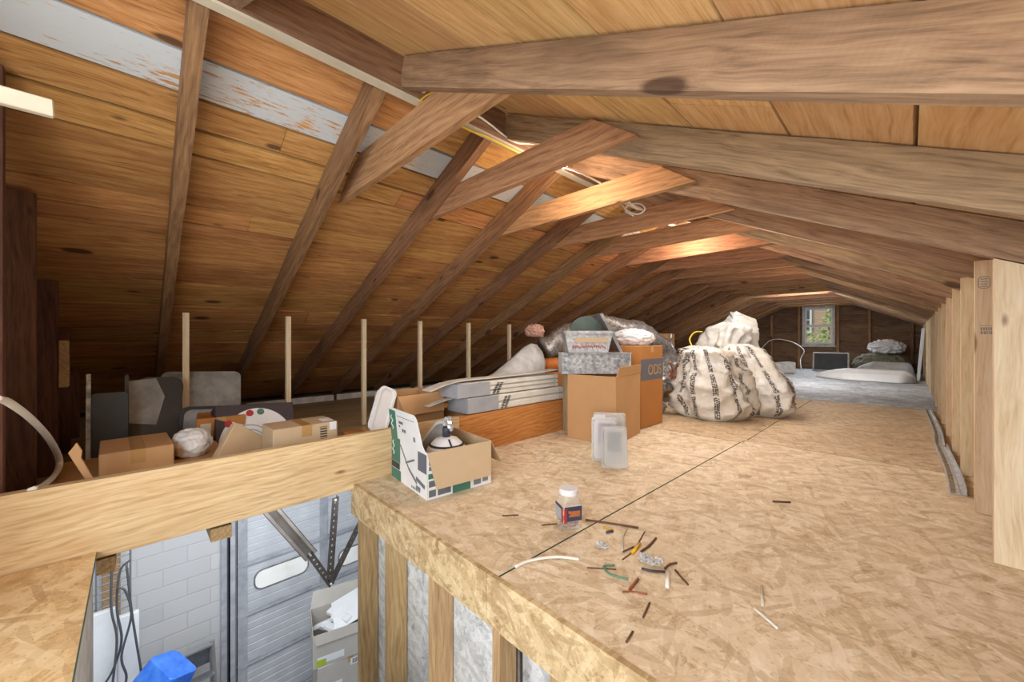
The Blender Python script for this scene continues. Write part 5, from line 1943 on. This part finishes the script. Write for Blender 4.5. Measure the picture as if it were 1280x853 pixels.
# white upright panels
for k, (pa, pb, X) in enumerate((((112, 770), (146, 860), XG + 0.62), ((147, 772), (174, 860), XG + 0.55))):
    a, b = at(*pa, X=X), at(pb[0], pa[1], X=X)
    bm = nb()
    w_ = abs(b.y - a.y)
    box(bm, -0.025, 0.025, -w_ / 2, w_ / 2, 0, a.z - ZG); bevel(bm, 0.006)
    o = link_mesh('vinyl_sheet', bm, M['white'], loc=(X, (a.y + b.y) / 2, ZG + 0.001), rot=(0, 0, 0))
    tag(o, ['White upright panel in the garage under the wire rack, next to the landing', 'White upright panel in the garage, tilted towards the blue tub'][k], 'panel', 'white panels below the wire rack')
# blue tub upside down on a stand of boxes
A = at(196, 846, X=XG + 0.98)
bt = thing('blue_tub', 'Bright blue plastic tub lying tilted in the garage', 'tub', (A.x, A.y, A.z - 0.12), 0, rot=(R(-26), R(20), R(28)))
bm = nb()
lo_, hi_ = [], []
for u, v in rrect(0.36, 0.30, 0.04):
    lo_.append(bm.verts.new((u, v, -0.15)))
for u, v in rrect(0.30, 0.25, 0.04):
    hi_.append(bm.verts.new((u, v, 0.20)))
n = len(lo_)
for k in range(n):
    bm.faces.new((lo_[k], lo_[(k + 1) % n], hi_[(k + 1) % n], hi_[k]))
bm.faces.new(hi_); bm.faces.new(lo_[::-1])
bevel(bm, 0.006)
link_mesh('tub_body', bm, M['blue'], parent=bt)
bm = nb()
prism(bm, [(u, v, -0.165) for u, v in rrect(0.40, 0.34, 0.05)], (0, 0, 0.02))
link_mesh('tub_rim', bm, M['blue'], parent=bt)
bs = carton('carton', 'Pale carton under the blue tub in the garage', (A.x, A.y, ZG + 0.001), 0, 0.45, 0.45, A.z - 0.42 - ZG, M['card_pale'], lid=True)
# aluminium step ladder
A = at(240, 812, X=XG + 0.35)
ld = thing('step_ladder', 'Grey aluminium step ladder against the block wall beside the blue tub', 'ladder', (A.x, A.y, ZG + 0.001))
H = A.z - ZG
for s_ in (-1, 1):
    bm = nb(); tube(bm, [(0.18, s_ * 0.21, 0), (0.0, s_ * 0.16, H)], 0.018, 8)
    link_mesh('rail', bm, M['aluminium'], parent=ld)
    bm = nb(); tube(bm, [(-0.25, s_ * 0.20, 0), (-0.03, s_ * 0.15, H - 0.02)], 0.014, 8)
    link_mesh('back_leg', bm, M['aluminium'], parent=ld)
for k in range(5):
    z_ = H - 0.28 * k
    if z_ < 0.1:
        break
    t_ = 1 - z_ / H
    bm = nb(); box(bm, 0.18 * t_ - 0.04, 0.18 * t_ + 0.04, -0.165 - 0.05 * t_, 0.165 + 0.05 * t_, z_ - 0.03, z_ - 0.012)
    link_mesh('step', bm, M['aluminium'], parent=ld)
bm = nb(); prism(bm, [(-0.02, -0.15, H - 0.03), (-0.02, 0.15, H - 0.03), (-0.14, 0.17, H - 0.30), (-0.14, -0.17, H - 0.30)], (-0.006, 0, 0))
link_mesh('tool_tray', bm, M['greygraphic'], parent=ld)
# carton stack by the garage door
XB = XG + 1.15
A = at(391, 797, X=XB)
rzb = R(-14)
X_ = Vector((math.cos(rzb), math.sin(rzb), 0)); Y_ = Vector((-math.sin(rzb), math.cos(rzb), 0))
M['card_grey'] = cardboard('greyish carton', (190, 184, 176))
w, d = 0.46, 0.62
zt = A.z
hb = 0.33
cen = A - X_ * w / 2 + Y_ * d / 2
ub = carton('carton', 'Open greyish carton full of white offcuts in front of the garage door', (cen.x, cen.y, zt - hb), rzb, w, d, hb, M['card_grey'], flaps=(('+x', 172, 0.10), ('-x', 30, 0.16)), group='cartons stacked by the garage door')
panel_marks(ub, 'paper_label', M['paper'], [(-0.27, -0.02, 0.03, 0.10)], '+x', w / 2 + 0.001)
panel_marks(ub, 'sticker', M['lime'], [(-0.28, -0.19, 0.012, 0.075)], '+x', w / 2 + 0.0022)
rg = random.Random(31)
for k in range(7):
    c_ = cen + X_ * (-0.10 + 0.10 * (k % 3)) + Y_ * (-0.20 + 0.075 * k * 0.55) + Vector((0, 0, -0.12 + 0.024 * k))
    bm = nb(); box(bm, -0.09, 0.09, -0.035, 0.035, -0.02, 0.02); bevel(bm, 0.004)
    o = link_mesh('white_offcut', bm, M['white'], loc=c_, rot=(rg.uniform(-0.4, 0.4), rg.uniform(-0.3, 0.3), rg.uniform(0, 3)))
    tag(o, 'White board offcut lying in the open greyish carton', 'offcut', 'white offcuts in the carton')
bm = nb(); box(bm, -0.20, 0.20, -0.24, 0.24, -0.006, 0.006); bevel(bm, 0.002)
c_ = cen + Y_ * 0.12 + X_ * 0.02 + Vector((0, 0, 0.06))
o = link_mesh('white_sheet', bm, M['white'], loc=c_, rot=(R(20), R(10), rzb))
tag(o, 'White sheet slanting over the open greyish carton', 'sheet')
zb = zt - hb - 0.002
k = 0
while zb - ZG > 0.05:
    h_ = min(0.42, zb - ZG - 0.001)
    if zb - ZG - h_ < 0.12:
        h_ = zb - ZG - 0.001
    q = carton('carton', ['Greyish carton directly under the open one by the garage door', 'Greyish carton two below the open one by the garage door', 'Greyish carton at the bottom of the stack by the garage door'][min(k, 2)], (cen.x + 0.02 * k, cen.y + 0.03, zb - h_), rzb + R(3), w, d, h_, M['card_grey'], lid=True, group='cartons stacked by the garage door')
    panel_marks(q, 'paper_label', M['paper'], [(0.0, 0.14, h_ - 0.10, h_ - 0.03), (-0.20, -0.08, h_ - 0.32, h_ - 0.20)], '+x', w / 2 + 0.001)
    panel_marks(q, 'bar_code', M['ink'], [(0.02 + 0.012 * j, 0.026 + 0.012 * j, h_ - 0.09, h_ - 0.04) for j in range(9)], '+x', w / 2 + 0.002)
    zb -= h_ + 0.002
    k += 1

# steel hangers of the garage door track, fixed under the deck
def perforated(name, label, p0, p1, w, group):
    p0, p1 = Vector(p0), Vector(p1)
    root = thing(name, label, 'bracket', p0, 0, group)
    dv = p1 - p0
    L = dv.length
    x = dv.normalized(); y = Vector((0, 1, 0)); y = (y - x * x.dot(y)).normalized(); z = x.cross(y)
    m = Matrix((x, y, z)).transposed().to_4x4()
    # one leg with square holes punched through
    bm = nb()
    step = 0.05
    n = max(1, int(L / step))
    hw = 0.007
    box(bm, 0, L, -w / 2, -hw, 0, 0.003, mat=m)
    box(bm, 0, L, hw, w / 2, 0, 0.003, mat=m)
    for k in range(n + 1):
        a = min(k * step, L)
        b = min(a + step - 0.016, L)
        if b > a:
            box(bm, a, b, -hw, hw, 0, 0.003, mat=m)
    box(bm, 0, L, w / 2 - 0.003, w / 2, -w, 0, mat=m)
    link_mesh('angle', bm, M['steel_dark'], parent=root)
    bm = nb()
    for a in (0.02, L - 0.02):
        lathe(bm, [(0.009, 0.003), (0.009, 0.010), (0.006, 0.012)], 6)
        for v in list(bm.verts)[-18:]:
            v.co = m @ (v.co + Vector((a, 0, 0)))
    link_mesh('bolt', bm, M['galv'], parent=root)
    return root
XH = -3.35
perforated('steel_hanger', 'Black perforated steel strut hanging straight down beside the platform corner', at(419.5, 622, X=XH), at(412, 728, X=XH), 0.055, 'steel hangers below the deck')
perforated('steel_hanger', 'Dark steel strut slanting down from behind the corner stud', at(452, 650, X=XH), at(413, 730, X=XH + 0.01), 0.05, 'steel hangers below the deck')
A, B = at(385, 690, X=XH + 0.02), at(415, 732, X=XH + 0.02)
perforated('steel_hanger', 'Dark steel strut running on from the slanting door track to the hanger foot', A, B, 0.05, 'steel hangers below the deck')
A, B = at(325, 622, X=XH + 0.05), at(388, 694, X=XH + 0.05)
bm = nb()
dv = B - A
x = dv.normalized(); y = Vector((0, 1, 0)); y = (y - x * x.dot(y)).normalized(); z = x.cross(y)
m = Matrix((x, y, z)).transposed().to_4x4()
L = dv.length
wq, hq = 0.10, 0.06
for a, b, c, e in ((-wq / 2, wq / 2, -hq / 2, -hq / 2 + 0.004), (-wq / 2, -wq / 2 + 0.004, -hq / 2, hq / 2), (wq / 2 - 0.004, wq / 2, -hq / 2, hq / 2), (-wq / 2, -wq / 4, hq / 2 - 0.004, hq / 2), (wq / 4, wq / 2, hq / 2 - 0.004, hq / 2)):
    box(bm, 0, L, a, b, c, e, mat=m)
o = link_mesh('track_rail', bm, plain('grey brown steel', (112, 106, 100), 0.5, 0.2, c2=(84, 76, 70), nscale=6), loc=A)
tag(o, 'Grey brown steel track slanting down across the white garage door', 'track')

# ------------------------------------------------------------------ scraps on the platform floor
def scrap(name, label, cat, pts, r, mat, flat=1.0, z=None, group='wire and wood scraps on the platform floor'):
    P = [at(a, b, Z=(z if z else r * 1.05)) for a, b in pts]
    if len(P) > 2:
        P = spline(P, 6)
    o0 = P[0].copy()
    bm = nb()
    tube(bm, [p - o0 for p in P], r, 8, flat=flat)
    o = link_mesh(name, bm, mat, loc=o0, smooth=True)
    return tag(o, label, cat, group)
scrap('cable_scrap', 'Thick white cable offcut, curved, nearest the platform edge', 'cable', [(644, 708.5), (662, 701), (690, 696.5), (708, 697), (724, 699.5)], 0.0065, M['wire_white'], 0.7)
scrap('wood_splinter', 'Long brown splinter pointing away from the jar', 'splinter', [(732, 650), (760, 654), (798, 660)], 0.004, M['brownstick'])
scrap('cable_scrap', 'Beige cable offcut standing out upright among the scraps', 'cable', [(783, 661), (778, 672), (778, 689)], 0.0045, M['cream'])
scrap('wood_splinter', 'Thin dark splinter by the yellow cap', 'splinter', [(779, 690), (792, 684)], 0.003, M['brownstick'])
scrap('wire_scrap', 'Yellow wire nut stub among the scraps', 'wire', [(790, 691), (800, 680)], 0.006, M['yellow'])
scrap('wood_splinter', 'Dark twig crossing the yellow stub', 'splinter', [(778, 700), (792, 688), (806, 665)], 0.0022, M['brownstick'])
scrap('wood_splinter', 'Brown splinter right of the yellow stub', 'splinter', [(801, 690), (812, 682), (820, 673)], 0.004, M['brownstick'])
scrap('wire_scrap', 'Curved green wire scrap', 'wire', [(768, 707), (755, 708), (760, 716), (772, 721), (785, 724)], 0.0032, M['lightgreen'])
scrap('wire_scrap', 'Thin dark wire through the green wire scrap', 'wire', [(734, 710), (752, 711), (770, 712)], 0.002, M['brownstick'])
scrap('wire_scrap', 'Red brown wire scrap below the green one', 'wire', [(787, 737), (798, 724)], 0.004, M['copper'])
scrap('wire_scrap', 'Thin reddish wire scrap lying flat', 'wire', [(778, 740), (792, 740), (809, 743)], 0.0025, M['copper'])
scrap('cable_scrap', 'Short thick white cable stub', 'cable', [(834, 734), (835, 715)], 0.0065, M['wire_white'])
scrap('wire_scrap', 'Dark plastic strip beside the white cable stub', 'wire', [(802, 711), (815, 714), (831, 715)], 0.004, M['steel_dark'])
scrap('wood_splinter', 'Dark splinter behind the white cable stub', 'splinter', [(831, 711), (837, 706), (846, 704)], 0.0035, M['brownstick'])
scrap('wire_scrap', 'Dark thin scrap right of the white cable stub', 'wire', [(844, 713), (860, 731)], 0.003, M['brownstick'])
scrap('wood_splinter', 'Dark splinter towards the camera, below the scraps', 'splinter', [(804, 772), (812, 754)], 0.003, M['brownstick'])
scrap('wood_splinter', 'Dark splinter at the platform edge', 'splinter', [(783, 803), (791, 790)], 0.003, M['brownstick'])
scrap('wood_splinter', 'Flat brown splinter alone on the wide floor', 'splinter', [(966, 627), (988, 628)], 0.004, M['brownstick'])
scrap('wire_scrap', 'Pale stub with brown end on the open floor', 'wire', [(953, 758), (952, 733)], 0.004, M['cream'])
scrap('cable_scrap', 'White flat cable offcut alone on the open floor', 'cable', [(943, 761), (956, 772), (972, 786)], 0.005, M['wire_white'], 0.6)
scrap('wood_splinter', 'Small dark splinter left of the jar', 'splinter', [(677, 657), (696, 655)], 0.0025, M['brownstick'])
scrap('wood_splinter', 'Small dark splinter on the board behind the jar', 'splinter', [(628, 645), (648, 644)], 0.0025, M['brownstick'])
def film(label, loc, r, seed):
    bm = nb()
    g_ = []
    for i in range(15):
        row = []
        for j in range(15):
            u, v = (i / 14 - 0.5) * 2, (j / 14 - 0.5) * 2
            q = Vector((u * 2 + seed, v * 2, seed))
            row.append((u * r + noise.noise(q * 1.3) * r * 0.4, v * r * 0.7 + noise.noise(q * 1.3 + Vector((7, 0, 0))) * r * 0.4, 0.004 + abs(noise.noise(q * 1.6)) * r * 0.8))
        g_.append(row)
    sheet(bm, g_, 0.0008)
    for v in bm.verts:
        v.co.z = max(v.co.z, 0)
    o = link_mesh('plastic_scrap', bm, M['packplastic'], loc=loc)
    return tag(o, label, 'plastic', 'clear plastic scraps')
film('Crumpled clear plastic scrap above the white cable stub', at(812, 703, Z=0.001), 0.036, 7)
film('Crumpled clear plastic scrap between jar and yellow stub', at(752, 684, Z=0.001), 0.024, 11)
scrap('wire_scrap', 'Yellow wire cap next to the jar splinter', 'wire', [(754, 659), (765, 662)], 0.004, M['yellow'])
scrap('wire_scrap', 'Dark blue wire cap under the yellow cap', 'wire', [(758, 666), (766, 664)], 0.005, M['navy'])
# anything round standing just outside the camera stays out of view
